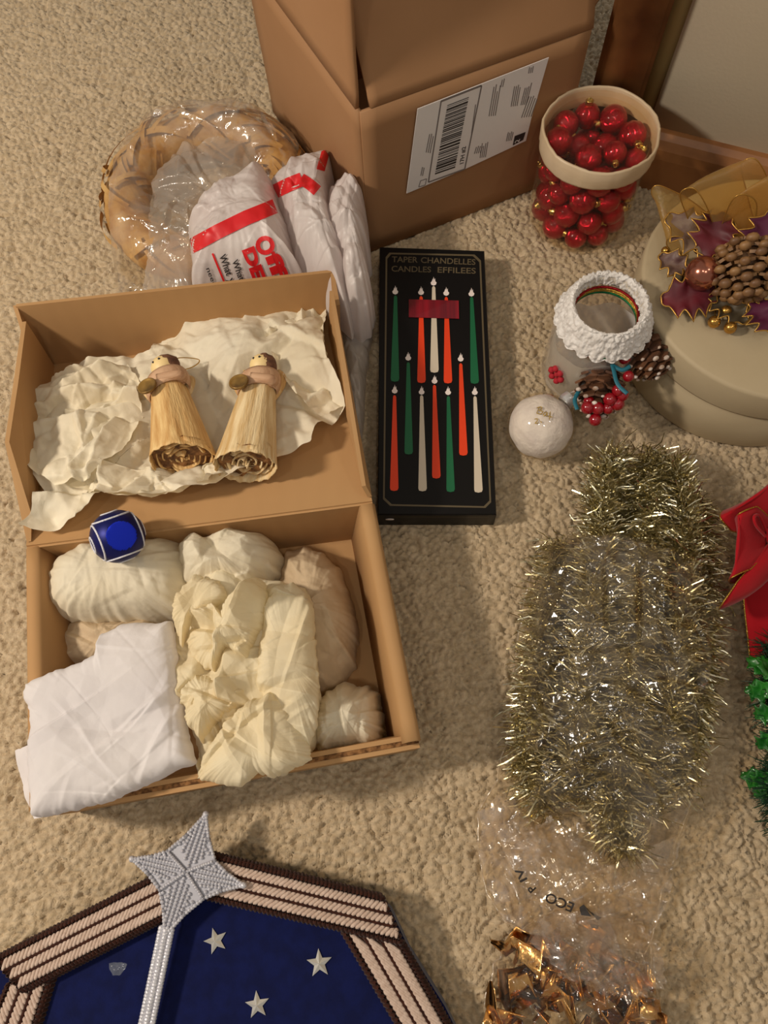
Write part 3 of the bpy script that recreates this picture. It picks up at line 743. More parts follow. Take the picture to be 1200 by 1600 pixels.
def build_centre_tissue():
    c = P(385, 1060, .05)
    t = thing('tissue_sheet', 'heavily crumpled yellowed tissue sheet in the middle of the tray', 'tissue paper', (c[0], c[1], .050), 'loose tissue sheets')
    def layer(poly, zs, base, top, f1, s1, asp, ang, seed, nf, fa, fl, p=6, rings=90, seg=360, edge=0., jit=.001, lump=()):
        xy = PS(poly, zs)
        def hf(x, y, r):
            dome = np.clip(1 - r ** p, 0, 1) ** .5
            z = base + (top - base) * dome + (f1 * facets(x, y, s1, seed, asp, ang) + f1 * .4 * facets(x, y, s1 * .42, seed + 1, asp, ang + .5) + fa * folds(x, y, nf, seed + 9, fl, .010)) * np.clip(dome * 2, .35, 1)
            for lx, ly, lr, lh in lump:
                g = P(lx, ly, top); z = z + lh * np.exp(-((x - g[0]) ** 2 + (y - g[1]) ** 2) / lr ** 2)
            return np.maximum(z, .050)
        VF = blob(xy, hf, rings, seg, jitter=jit, seed=seed)
        part('tissue_fold', VF if edge == 0 else VF, tissue_y, t)
    layer([(276, 905), (300, 880), (345, 872), (375, 893), (430, 900), (455, 912), (478, 912), (490, 940), (490, 1010), (496, 1070), (494, 1140), (482, 1188), (455, 1200), (425, 1214), (405, 1210), (372, 1227),
           (330, 1222), (304, 1220), (302, 1180), (290, 1125), (272, 1070), (270, 985)], .070, .052, .078, .016, .032, .6, .35, 106, 30, .014, .06, rings=130, seg=480, jit=.0015)
    layer([(412, 940), (432, 912), (456, 906), (470, 916), (488, 942), (491, 1010), (497, 1070), (494, 1130), (482, 1165), (440, 1160), (405, 1120), (398, 1060), (404, 1000)], .094, .084, .102, .0065, .030, .45, 1.35, 201, 10, .006, .08, p=3)
    layer([(302, 1216), (312, 1180), (345, 1135), (390, 1092), (425, 1078), (452, 1100), (472, 1140), (486, 1186), (455, 1202), (424, 1216), (400, 1206), (374, 1229), (330, 1223)], .098, .086, .104, .0075, .034, .6, .7, 211, 12, .007, .07, p=3)
    layer([(284, 1000), (296, 955), (330, 940), (345, 955), (390, 918), (412, 905), (420, 935), (404, 985), (385, 1030), (352, 1012), (330, 1045), (300, 1035)], .096, .082, .102, .011, .026, .6, .2, 221, 16, .010, .05, p=3)
    layer([(272, 930), (300, 895), (340, 905), (352, 930), (325, 955), (298, 965), (280, 1010), (272, 985)], .092, .084, .097, .007, .022, .6, 2.2, 231, 8, .006, .05, p=3, rings=50, seg=220)
    layer([(276, 1075), (300, 1050), (345, 1060), (392, 1075), (372, 1105), (340, 1125), (312, 1160), (292, 1130)], .094, .082, .099, .009, .024, .6, 2.6, 241, 12, .008, .05, p=3, rings=60, seg=240)
build_centre_tissue()
parcel('tissue_packet', [(36, 1068), (90, 1045), (150, 1022), (157, 988), (190, 970), (240, 972), (266, 966), (274, 1030), (288, 1120), (302, 1192), (235, 1222), (180, 1248), (130, 1262), (62, 1278), (46, 1276), (40, 1180), (44, 1110), (34, 1090)],
       .088, .098, .080, .002, .045, 107, tissue_w, 'flat folded white tissue packet overlapping the front left tray corner', p=9, q=2, rings=100, seg=400, smooth=0, group='loose tissue sheets', jitter=.001, nf=30, fa=.0022, fl=.06, fw=.005, f1=.0022, s1=.03)
V = PS([(19, 1172), (42, 1164), (56, 1225), (66, 1276), (50, 1280), (36, 1245)], .084)
single('tissue_scrap', blob(V, lambda x, y, r: .0815 + .002 * vn(x, y, .012, 4) + 0 * r, 14, 80, jitter=.0003), tissue_w, 'narrow white tissue corner poking out left of the white packet', 'tissue paper')

# ================================================================== BLUE BALL
blue_matte = M('blue_matte', (16, 22, 92), .45, metal=.6); blue_shiny = M('blue_satin', (22, 44, 190), .28, metal=.75)
glit_white = M('white_glitter', (228, 228, 236), .5, bump=.8, bscale=900)
def build_blueball():
    c = P(184, 838, .108); r = .0212
    view = CAM - c; view /= np.linalg.norm(view)
    rt = np.array([1., 0, 0]); rt -= view * (rt @ view); rt /= np.linalg.norm(rt); upv = np.cross(view, rt)
    main = view + .16 * rt + .02 * upv; main /= np.linalg.norm(main)
    e1 = rt - main * (rt @ main); e1 /= np.linalg.norm(e1); e2 = np.cross(main, e1)
    ca, sa = math.cos(.35), math.sin(.35); e1, e2 = e1 * ca + e2 * sa, -e1 * sa + e2 * ca
    axes = [main, -main, e1, -e1, e2, -e2]
    V, F = sphere((0, 0, 0), 1, 64, 96); 
    for i, a in enumerate(axes):
        cut = .84 if i == 0 else .93
        d = V @ a; m = d > cut
        V[m] = V[m] * (cut / d[m])[:, None] * 1.0
    caps = np.zeros(len(F), int); cen = V[F].mean(1)
    for i, a in enumerate(axes): caps[(cen @ a) > (.84 if i == 0 else .93) - .004] = i + 1
    t = thing('ball_ornament', 'shiny blue ball ornament with flat discs and white glitter rings', 'ornament', c - (0, 0, r))
    part('ball', (V * r + c, F[caps == 0]), blue_matte, t)
    for i, a in enumerate(axes):
        part('flat_disc', (V * r * 1.001 + c, F[caps == i + 1]), blue_shiny if i == 0 else blue_matte, t, smooth=False)
        if i > 0:
            fr = frame_of(a); th = np.linspace(0, 2 * np.pi, 48, endpoint=False)
            for rad, hh in ((.68, .735), (.30, .935)):
                pth = np.stack([rad * np.cos(th), rad * np.sin(th), np.full(48, hh)], 1) @ fr * r + c
                part('glitter_ring', tube(pth, .00085, 6, True), glit_white, t)
build_blueball()

# ================================================================== WALL HANGING (stable outline with silver star)
yarn = M('beige_yarn', (204, 182, 167), .9, rgb2=(188, 164, 148), nscale=300, bump=.4, bscale=500, sheen=.2, spec=.1)
yarn_br = M('brown_yarn', (66, 36, 26), .9, rgb2=(48, 26, 20), nscale=300, bump=.5, bscale=500, sheen=.1, spec=.1)
navy = M('navy_felt', (10, 20, 70), .9, rgb2=(7, 15, 58), nscale=90, bump=.15, bscale=600, sheen=.25, spec=.1)
silver = M('silver_cord', (228, 228, 234), .35, metal=.4, rgb2=(196, 196, 206), nscale=900, bump=.3, bscale=900)
silver_flat = M('silver_facet', (236, 234, 226), .28, metal=.55)
def capsule(a, b, r, seg=6):
    a = np.asarray(a, float); b = np.asarray(b, float); d = b - a; n = np.linalg.norm(d); d = d / n
    k = np.array([-.55, 0, .5, n / r - .5, n / r, n / r + .55]) * r; rr = np.array([.35, .8, 1, 1, .8, .35]) * r
    return lathe(np.stack([rr, k], 1), seg, a, frame_of(d))
def build_hanging():
    ZB, ZT = .026, .034
    c = P(310, 1560, 0)
    t = thing('wall_hanging', 'navy and beige yarn craft wall hanging with a silver star, lying flat', 'wall hanging', c)
    bk = PS([(232, 1375), (330, 1335), (590, 1397), (612, 1420), (640, 1480), (694, 1566), (740, 1660), (700, 1900), (0, 1900), (-30, 1620), (12, 1545), (-2, 1500)], .014)
    V, F = plate(bk, .024); part('backing', (V, F), navy, t, smooth=False)
    def band(quad, rows, label=None):
        q = PS(quad, ZT)                       # p0->p1 outer edge, p3->p2 inner edge
        b = part('border_band', plate([p - UP * .004 for p in q], .008), yarn_br, t, smooth=False)
        L1 = np.linalg.norm(q[1] - q[0]); Wd = (np.linalg.norm(q[3] - q[0]) + np.linalg.norm(q[2] - q[1])) / 2
        at = lambda u, v: (q[0] * (1 - u) + q[1] * u) * (1 - v) + (q[3] * (1 - u) + q[2] * u) * v
        m = .105; rw = (1 - 2 * m) / rows; st = .0034
        for k in range(rows):
            v0 = m + k * rw + rw * .17; v1 = m + (k + 1) * rw - rw * .17
            n = int(L1 / st); it = []
            for i in range(n):
                u0 = (i + .3) / n; du = .80 * Wd * rw / L1
                u1 = min(u0 + du, 1)
                it.append(capsule(at(u0, v1) + UP * .0008, at(u1, v0) + UP * .0006, .00165))
            part('yarn_row', join(it), yarn, b, kind='stuff')
        # whipped dark edge along both long sides
        for v in (.0, 1.0) :
            it = []
            n = int(L1 / .003)
            for i in range(n):
                p = at((i + .5) / n, v); dv = at((i + .5) / n, .5) - p; dv /= np.linalg.norm(dv)
                it.append(capsule(p - UP * .005 - dv * .0008, p + UP * .0014 + dv * .0030, .0019, 5))
            part('whipped_edge', join(it), yarn_br, b, kind='stuff')
        for k in range(1, rows):
            v = m + k * rw; part('dark_row', tube(np.array([at(s, v) + UP * .0006 for s in np.linspace(.01, .99, 30)]), .0015, 6), yarn_br, b)
        for u in (0., 1.):
            it = []
            for i in range(9):
                p = at(u, (i + .5) / 9); it.append(capsule(p - UP * .005, p + UP * .001 + (at(.5, .5) - p) * .01, .0022, 5))
            part('whipped_edge', join(it), yarn_br, b, kind='stuff')
    ZT = .031
    band([(534, 1460), (630, 1478), (708, 1604), (790, 1740)][:2] + [(725, 1640), (650, 1650)], 3) if False else None
    band([(628, 1470), (725, 1640), (648, 1650), (533, 1455)], 3)
    band([(-35, 1640), (8, 1540), (82, 1530), (48, 1640)], 3)
    ZT = .036
    band([(325, 1332), (597, 1400), (630, 1477), (320, 1404)], 3)
    band([(-12, 1498), (245, 1367), (270, 1430), (36, 1551)], 3)
    # silver star
    Z0 = .041
    S = lambda x, y, z=Z0: P(x, y, z)
    ctr = np.array([291, 1362.]); tips = [np.array(v, float) for v in ((322, 1272), (381, 1383), (258, 1462), (207, 1342))]
    inn = [np.array(v, float) for v in ((336, 1345), (318, 1404), (250, 1390), (262, 1330))]
    poly = []
    for i in range(4):
        poly += [tips[i], (tips[i] * .5 + inn[i] * .5) + (ctr - (tips[i] * .5 + inn[i] * .5)) * .06, inn[i], (tips[(i + 1) % 4] * .5 + inn[i] * .5) + (ctr - (tips[(i + 1) % 4] * .5 + inn[i] * .5)) * .06]
    st = part('silver_star', plate(PS(poly, Z0 - .002), .004), M('silver_canvas', (168, 168, 176), .5, metal=.3), t, smooth=False, label='silver beaded four pointed star')
    def beads(path, step=.0022, r=.00135, zoff=.001):
        p = resample_open(path, max(2, int(np.sum(np.linalg.norm(np.diff(path, axis=0), axis=1)) / step)))
        return [sphere(q + UP * zoff, r, 5, 7) for q in p]
    edge = []
    for i in range(len(poly)):
        edge += beads(np.array([S(*poly[i]), S(*poly[(i + 1) % len(poly)])]), .0021, .0017, .0008)
    for tp in tips[:2] + tips[3:]: edge += [sphere(S(*tp) + UP * .001, .0026, 6, 8)]
    part('bead_edge', join(edge), silver, st, kind='stuff')
    lines = []
    for i in range(4):
        a = tips[i]; d = (a - ctr); n = np.array([-d[1], d[0]]) / np.hypot(*d); ln = np.hypot(*d)
        for k in (-3, -2, -1, 0, 1, 2, 3):
            s0 = .10 + abs(k) * .10; s1 = .93 - abs(k) * .16
            if s1 <= s0: continue
            p0 = ctr + d * s0 + n * k * 8.0; p1 = ctr + d * s1 + n * k * 8.0 * (.75 if abs(k) > 1 else .85)
            lines += beads(np.array([S(*p0), S(*p1)]), .0022, .0015, .0008)
    part('bead_line', join(lines), silver, st, kind='stuff')
    dl = []
    for i in range(4): dl += beads(np.array([S(*ctr), S(*(ctr + (inn[i] - ctr) * .9))]), .0017, .0014, .0020)
    part('bead_line', join(dl), silver, st, kind='stuff')
    # braided stem
    a, b = S(260, 1452), P(196, 1760, .036)
    it = []; n = 56; ax = (b - a) / np.linalg.norm(b - a); sd = np.cross(ax, UP)
    for i in range(n):
        for j, ph in ((-1, 0), (0, .5), (1, 0)):
            p = a + (b - a) * (i + ph) / n + sd * j * .0040
            it.append(sphere(p + UP * (.001 if j == 0 else 0), .0025, 6, 8, (1, 1, .8)))
    part('silver_stem', join(it), silver, st, label='braided silver stem', kind='stuff')
    # faceted star sequins
    for i, (x, y, rr, rot) in enumerate(((337, 1470, 17, .35), (499, 1505, 18, .1), (402, 1570, 17, .15))):
        c0 = P(x, y, .027); R_ = rr / 1200 * .66; V = [c0 + UP * .003]; 
        for k in range(10):
            a_ = rot + math.pi / 2 + k * math.pi / 5; q = R_ * (1 if k % 2 == 0 else .42)
            V.append(c0 + np.array([math.cos(a_) * q, math.sin(a_) * q, 0]))
        F = [(0, 1 + k, 1 + (k + 1) % 10) for k in range(10)] + [tuple(range(10, 0, -1))]
        part('star_sequin', (np.array(V), F), silver_flat, t, smooth=False, label='small faceted silver star')
    c0 = P(183, 1514, .0265)
    part('glue_spot', blob(np.array([c0 + (.006 * math.cos(a_) * (1 + .4 * math.sin(3 * a_)), .006 * math.sin(a_) * (1 + .3 * math.cos(2 * a_)), 0) for a_ in np.linspace(0, 6.28, 12, endpoint=False)]),
         lambda x, y, r: .0262 + .0012 * (1 - r ** 2) + .0006 * vn(x, y, .003, 2), 8, 24, jitter=0), film('dried_glue', haze=.25, rough=.15, hazecol=(190, 200, 220)), t)
build_hanging()

# ================================================================== STRAW WREATH IN A CLEAR BAG
straw = M('golden_straw', (206, 166, 102), .45, rgb2=(168, 122, 66), nscale=40, stretch=(1, 1, 1), bump=.5, bscale=120, spec=.5)
bag_clear = film('clear_bag', haze=.14, hazecol=(230, 220, 204), rough=.17, bump=.7, bscale=70, gloss=.11, hazevar=.22, hscale=16.)
bag_hazy = film('hazy_bag', haze=.42, hazecol=(220, 210, 198), rough=.16, bump=.5, bscale=70, gloss=.04)
def build_wreath():
    c = np.array([-.212, .612, .034]); R0, r0 = .086, .026
    t = thing('straw_wreath', 'round golden straw wreath inside the clear plastic bag', 'wreath', (c[0], c[1], 0))
    th = np.linspace(0, 2 * np.pi, 96, endpoint=False)
    pth = np.stack([c[0] + R0 * np.cos(th), c[1] + R0 * np.sin(th), np.full(96, .030)], 1)
    part('wreath_core', tube(pth, r0 * .92, 18, True), straw, t)
    rg = np.random.default_rng(3); it = []
    for i in range(150):
        a0 = rg.uniform(0, 2 * np.pi); ph = rg.uniform(0, 2 * np.pi); da = rg.uniform(.3, .8); tw = rg.uniform(.4, 1.4) * rg.choice([-1, 1, 1])
        k = np.linspace(0, 1, 9); a = a0 + da * k; p = ph + tw * k; rr = r0 * (1 + rg.uniform(0, .18) + .08 * np.sin(k * 3))
        q = np.stack([c[0] + (R0 + rr * np.cos(p)) * np.cos(a), c[1] + (R0 + rr * np.cos(p)) * np.sin(a), .030 + rr * np.sin(p)], 1)
        q[:, 2] = np.maximum(q[:, 2], .002)
        nrm = np.stack([np.cos(p) * np.cos(a), np.cos(p) * np.sin(a), np.sin(p)], 1)
        T = np.gradient(q, axis=0)
        it.append(ribbon(q, np.cross(T, nrm), rg.uniform(.003, .008), 3, .0006))
    part('straw', join(it), straw, t, kind='stuff')
    poly = PS([(163, 446), (166, 400), (172, 330), (180, 280), (205, 235), (245, 200), (300, 178), (360, 170), (420, 178), (470, 203), (482, 240), (478, 300), (470, 380), (440, 455), (300, 462)], .03)
    def hf(x, y, r):
        d = np.hypot(x - c[0], y - c[1]); ring = np.clip(1 - ((d - R0) / .038) ** 2, 0, 1) ** .5
        z = .012 + .052 * ring + .022 * np.clip(1 - d / R0, 0, 1) ** .5 * (d < R0)
        z = z * np.clip((1 - r) * 9, 0, 1) ** .5 + .0045 * folds(x, y, 120, 77, .035, .007) + .002 * crumple(x, y, .02, 78)
        return np.maximum(z, .0015)
    b = single('plastic_bag', blob(poly, hf, 110, 420, jitter=.0015, seed=5), bag_clear, 'crinkled clear plastic bag around the straw wreath', 'plastic bag')
    # inner fold of film lying over the middle
    poly = PS([(215, 440), (222, 380), (225, 330), (232, 260), (270, 215), (330, 195), (390, 205), (400, 250), (330, 300), (290, 350), (300, 420), (290, 450)], .07)
    V, F = blob(poly, lambda x, y, r: .055 + .012 * (1 - r ** 3) + .005 * folds(x, y, 50, 79, .04, .008), 60, 240, jitter=.002, seed=6)
    me = mesh('bag_fold', V - wloc(b), F); me.materials.append(bag_hazy); o = bpy.data.objects.new('bag_fold', me); col.objects.link(o); o.parent = b
build_wreath()

# ================================================================== WHITE STORE BAG
poly_white = M('white_bag_plastic', (238, 230, 226), .38, rgb2=(228, 216, 212), nscale=20, bump=.2, bscale=120, transl=.35, spec=.5)
poly_thin = film('thin_white_bag_plastic', haze=.55, hazecol=(232, 226, 222), rough=.2, bump=.4, bscale=120, gloss=.03)
red_ink = M('red_bag_print', (222, 34, 40), .42, transl=.15)
def build_store_bag():
    t = thing('shopping_bag', 'crumpled white plastic shopping bag with red stripes behind the box lid', 'shopping bag', P(450, 420, 0))
    def lobe(name, poly, zs, top, base, seed, mat, p=3, q=1.8, nf=40, fa=.006, tilt=(0, 0), fl=.05, fw=.010, amp=.003):
        xy = PS(poly, zs); wl = .440 + (xy[:, 0] + .362) * .107 + .004; xy[:, 1] = np.where(xy[:, 0] < -.055, np.maximum(xy[:, 1], wl), xy[:, 1]); m = xy.mean(0)
        def hf(x, y, r):
            dome = np.clip(1 - r ** p, 0, 1) ** (1 / q)
            z = base + (top - base + (x - m[0]) * tilt[0] + (y - m[1]) * tilt[1]) * dome + (amp * crumple(x, y, .03, seed) + fa * folds(x, y, nf, seed, fl, fw)) * np.clip(dome * 3, .1, 1)
            return np.maximum(z, .001)
        VF = blob(xy, hf, 70, 300, jitter=.0012, seed=seed, smooth=1)
        return part(name, VF, mat, t), VF
    lobe('bag_tail', [(505, 420), (540, 420), (570, 450), (585, 480), (580, 530), (572, 580), (568, 660), (560, 700), (548, 640), (530, 540), (512, 470)], .012, .020, .002, 206, poly_thin, fa=.004)
    lobe('bag_handle', [(502, 330), (510, 285), (518, 262), (538, 248), (556, 258), (571, 296), (576, 345), (574, 400), (583, 440), (576, 470), (560, 482), (542, 470), (526, 430), (508, 385)], .080, .106, .02, 203, poly_white, fl=.06)
    oB, B = lobe('bag_fold', [(408, 260), (425, 238), (455, 222), (485, 214), (514, 206), (517, 235), (511, 262), (512, 300), (528, 350), (545, 400), (555, 440), (545, 480), (470, 485), (455, 400), (432, 320)], .085, .105, .03, 202, poly_white, nf=30, fl=.08)
    oA, A = lobe('bag_body', [(288, 430), (290, 395), (283, 350), (300, 315), (330, 288), (370, 262), (412, 244), (428, 270), (438, 310), (452, 350), (466, 410), (474, 460), (420, 480), (300, 480)], .085, .112, .04, 201, poly_white, nf=26, fa=.004, fl=.07, p=4)
    tA, tB = bvh(A), bvh(B)
    def stripe(pts, wd, tree, par):
        px, F = strip_px(pts, wd, 60, 8); part('red_stripe', (drape(px, tree, .0012), F), red_ink, par)
    stripe([(296, 386), (340, 362), (385, 340), (430, 322)], 23, tA, oA)
    stripe([(430, 299), (452, 288), (472, 280)], 22, tB, oB); stripe([(470, 279), (484, 288), (496, 298)], 18, tB, oB)
    stripe([(513, 219), (508, 240), (501, 266)], 13, tB, oB)
    def word(s, o_, xd, hgt, width, mat, bold=.02, off=.0014):
        V, F = text_px(s, o_, xd, hgt, width=width, bold=bold)
        part('lettering', (drape(V, tA, off), F), mat, oA, smooth=False)
    xd = (.36, .93)
    word('O', (397, 374), xd, 26, 30, red_ink, .05); word('ff', (414, 398), xd, 22, 44, red_ink, .05)
    word('DEPOT', (379, 391), xd, 18, 130, red_ink, .06)
    word('What', (362, 408), xd, 10, 34, ink, .015); word('What', (342, 400), xd, 11, 34, ink, .015); word('you', (356, 436), xd, 11, 26, ink, .015)
    word('need', (322, 420), xd, 7, 30, ink, .01)
    stripe([(332, 396), (350, 440)], 3, tA, oA)
build_store_bag()

# ================================================================== JAR OF RED BAUBLES
clear_plastic = film('clear_jar_plastic', haze=.03, rough=.05, bump=.04, bscale=20, gloss=.0, hazecol=(230, 215, 190))
lid_cream = M('cream_lid_plastic', (226, 204, 172), .4, rgb2=(214, 190, 154), nscale=14, stretch=(1, 1, 4), transl=.2, bump=.1, bscale=60)
red_glass = M('red_bauble_glass', (206, 8, 40), .10, metal=.8, rgb2=(160, 4, 28), nscale=60, bump=.35, bscale=30, btype='wave', stretch=(1, 1, 5), coat=.5)
gold_cap = M('gold_cap', (214, 186, 110), .28, metal=1.)
JC = np.array([.189, .597, 0])
def build_bauble_jar():
    t = thing('storage_jar', 'clear round plastic jar of red baubles with a cream rimmed lid', 'jar', JC)
    Rj = .0525
    prof = [(.001, .002), (Rj - .006, .002), (Rj - .001, .006), (Rj, .012), (Rj, .092), (Rj - .003, .098), (Rj - .003, .112)]
    part('jar_wall', lathe(prof, 72, JC), clear_plastic, t)
    part('lid_rim', lathe([(Rj + .0008, .098), (Rj + .0028, .098), (Rj + .0034, .100), (Rj + .0034, .118), (Rj + .0026, .1195), (Rj + .0012, .1195), (Rj + .0006, .118), (Rj + .0006, .098)], 120, JC,
                      rfun=lambda r, z, T: (r + .0005 * np.sin(T * 7) * (z > .1) + .0006 * vn(T * .05, z, .004, 3), z + .0010 * np.sin(3 * T) * (z < .105))), lid_cream, t)
    part('lid_window', lathe([(.001, .1165), (Rj * .5, .1165), (Rj + .0006, .1160)], 60, JC), clear_plastic, t)
    # settle the baubles
    rg = np.random.default_rng(12); N = 112; rad = rg.choice([.0115, .0125, .0135], N)
    p = np.stack([rg.uniform(-.03, .03, N), rg.uniform(-.03, .03, N), rg.uniform(.02, .32, N)], 1)
    for k in range(700):
        p[:, 2] -= .0006 if k < 560 else 0
        for _ in range(3):
            d = p[:, None] - p[None]; D = np.linalg.norm(d, axis=2) + np.eye(N); ov = (rad[:, None] + rad[None]) * 1.005 - D; ov[np.arange(N), np.arange(N)] = 0
            p += .42 * (d / D[..., None] * np.clip(ov, 0, None)[..., None]).sum(1)
            rr = np.hypot(p[:, 0], p[:, 1]) + 1e-9; lim = Rj - .0016 - rad; m = rr > lim; p[m, :2] *= (lim[m] / rr[m])[:, None]
            p[:, 2] = np.maximum(p[:, 2], .0035 + rad)
    keep = p[:, 2] + rad < .1150
    bm_, bf = sphere((0, 0, 0), 1, 16, 24)
    bm_ = bm_ * (1 + .018 * np.cos(np.arctan2(bm_[:, 1], bm_[:, 0]) * 12))[:, None]
    cv, cf = lathe([(.30, .92), (.30, 1.10), (.27, 1.22), (.33, 1.25), (.12, 1.26), (.02, 1.25)], 12, rfun=lambda r, z, T: (r * (1 + .12 * np.cos(6 * T) * (z < 1.0)), z))
    lv, lf = tube(np.array([(.14 * math.cos(a), 0, 1.33 + .14 * math.sin(a)) for a in np.linspace(0, 2 * np.pi, 12, endpoint=False)]), .03, 5, True)
    mb, mc, ml = mesh('bauble', bm_, bf), mesh('cap', cv, cf), mesh('wire_loop', lv, lf)
    mb.materials.append(red_glass); mc.materials.append(gold_cap); ml.materials.append(gold_cap)
    i = 0
    for q, r_, k in zip(p, rad, keep):
        if not k: continue
        o = bpy.data.objects.new('red_bauble', mb); col.objects.link(o); o.location = q + JC; o.scale = (r_,) * 3
        o.rotation_euler = (rg.uniform(0, 2.8), rg.uniform(0, 2.8), rg.uniform(0, 6.28))
        tag(o, 'small shiny red bauble at the top, under the clear jar lid' if q[2] > .088 else 'small shiny red bauble packed lower in the clear jar', 'bauble', 'red baubles under the jar lid' if q[2] > .088 else 'red baubles lower in the jar')
        c1 = bpy.data.objects.new('cap', mc); col.objects.link(c1); c1.parent = o
        c2 = bpy.data.objects.new('wire_loop', ml); col.objects.link(c2); c2.parent = c1
build_bauble_jar()

# ================================================================== GLASS JAR WITH CROCHET RIM
glassm = film('frosted_jar_glass', haze=.24, hazecol=(232, 232, 232), rough=.08, bump=.1, bscale=30, gloss=.02)
crochet = M('white_crochet', (240, 236, 232), .9, rgb2=(218, 212, 206), nscale=250, bump=.8, bscale=300, sheen=.2, spec=.1)
cord_g = M('green_metallic_cord', (12, 112, 66), .3, metal=.7, bump=.6, bscale=600); cord_r = M('red_metallic_cord', (150, 20, 24), .3, metal=.7, bump=.6, bscale=600); cord_y = M('gold_metallic_cord', (200, 160, 70), .28, metal=.9, bump=.6, bscale=600)
cone_br = M('pinecone_scale', (112, 72, 44), .7, rgb2=(70, 42, 26), nscale=60)
cone_snow = M('snow_tipped_scale', (226, 216, 208), .8, rgb2=(150, 120, 96), nscale=90)
berry_red = M('red_berry', (142, 8, 24), .18, coat=.6); ribbon_teal = M('teal_ribbon', (24, 104, 122), .5); stemg = M('dark_stem', (70, 52, 36), .8)
red_dec = M('red_felt_snowflake', (176, 30, 44), .8)
frost = M('frost_paint', (228, 226, 224), .7, transl=.4, bump=.4, bscale=200)
def pinecone(c, d, L, W, seed, rows=8, per=8, tr_=(.07, .14)):
    """returns core, scale list, tip list"""
    fr = frame_of(d); rg = np.random.default_rng(seed)
    core = lathe([(.001, 0), (W * .55, L * .12), (W * .66, L * .35), (W * .5, L * .65), (W * .2, L * .93), (.0005, L)], 14)
    sc_, tp = [], []
    for k in range(rows):
        s = (k + .4) / rows; rr = W * (np.sin(np.pi * (.16 + .80 * s)) ** .8) * .95
        for j in range(per):
            a = (j + .5 * (k % 2)) / per * 2 * np.pi + rg.uniform(-.1, .1)
            e = np.array([np.cos(a), np.sin(a), 0]); tz = np.array([0, 0, 1.]); sd = np.cross(tz, e)
            b0 = e * rr * .45 + tz * s * L; w2 = W * .27 * (.75 + .4 * np.sin(np.pi * s))
            out = e * .86 + tz * .45; out /= np.linalg.norm(out)
            tipc = b0 + out * rr * .68
            V = np.array([b0 - sd * w2 * .4, b0 + sd * w2 * .4, tipc + sd * w2 - out * .12 * rr, tipc + out * rr * .14, tipc - sd * w2 - out * .12 * rr])
            up2 = np.cross(out, sd) * W * .10
            VV = np.concatenate([V + up2 * -.5, V + up2 * .5])
            F = [(0, 1, 2, 3, 4), (9, 8, 7, 6, 5)] + [(i, i + 5, (i + 1) % 5 + 5, (i + 1) % 5) for i in range(5)]
            sc_.append((VV, F)); tp.append(sphere(tipc + out * rr * .08, W * rg.uniform(*tr_), 5, 7, (1, 1, .7)))
    tr = lambda VF: (np.asarray(VF[0]) @ fr + np.asarray(c), VF[1])
    return tr(core), tr(join(sc_)), tr(join(tp))
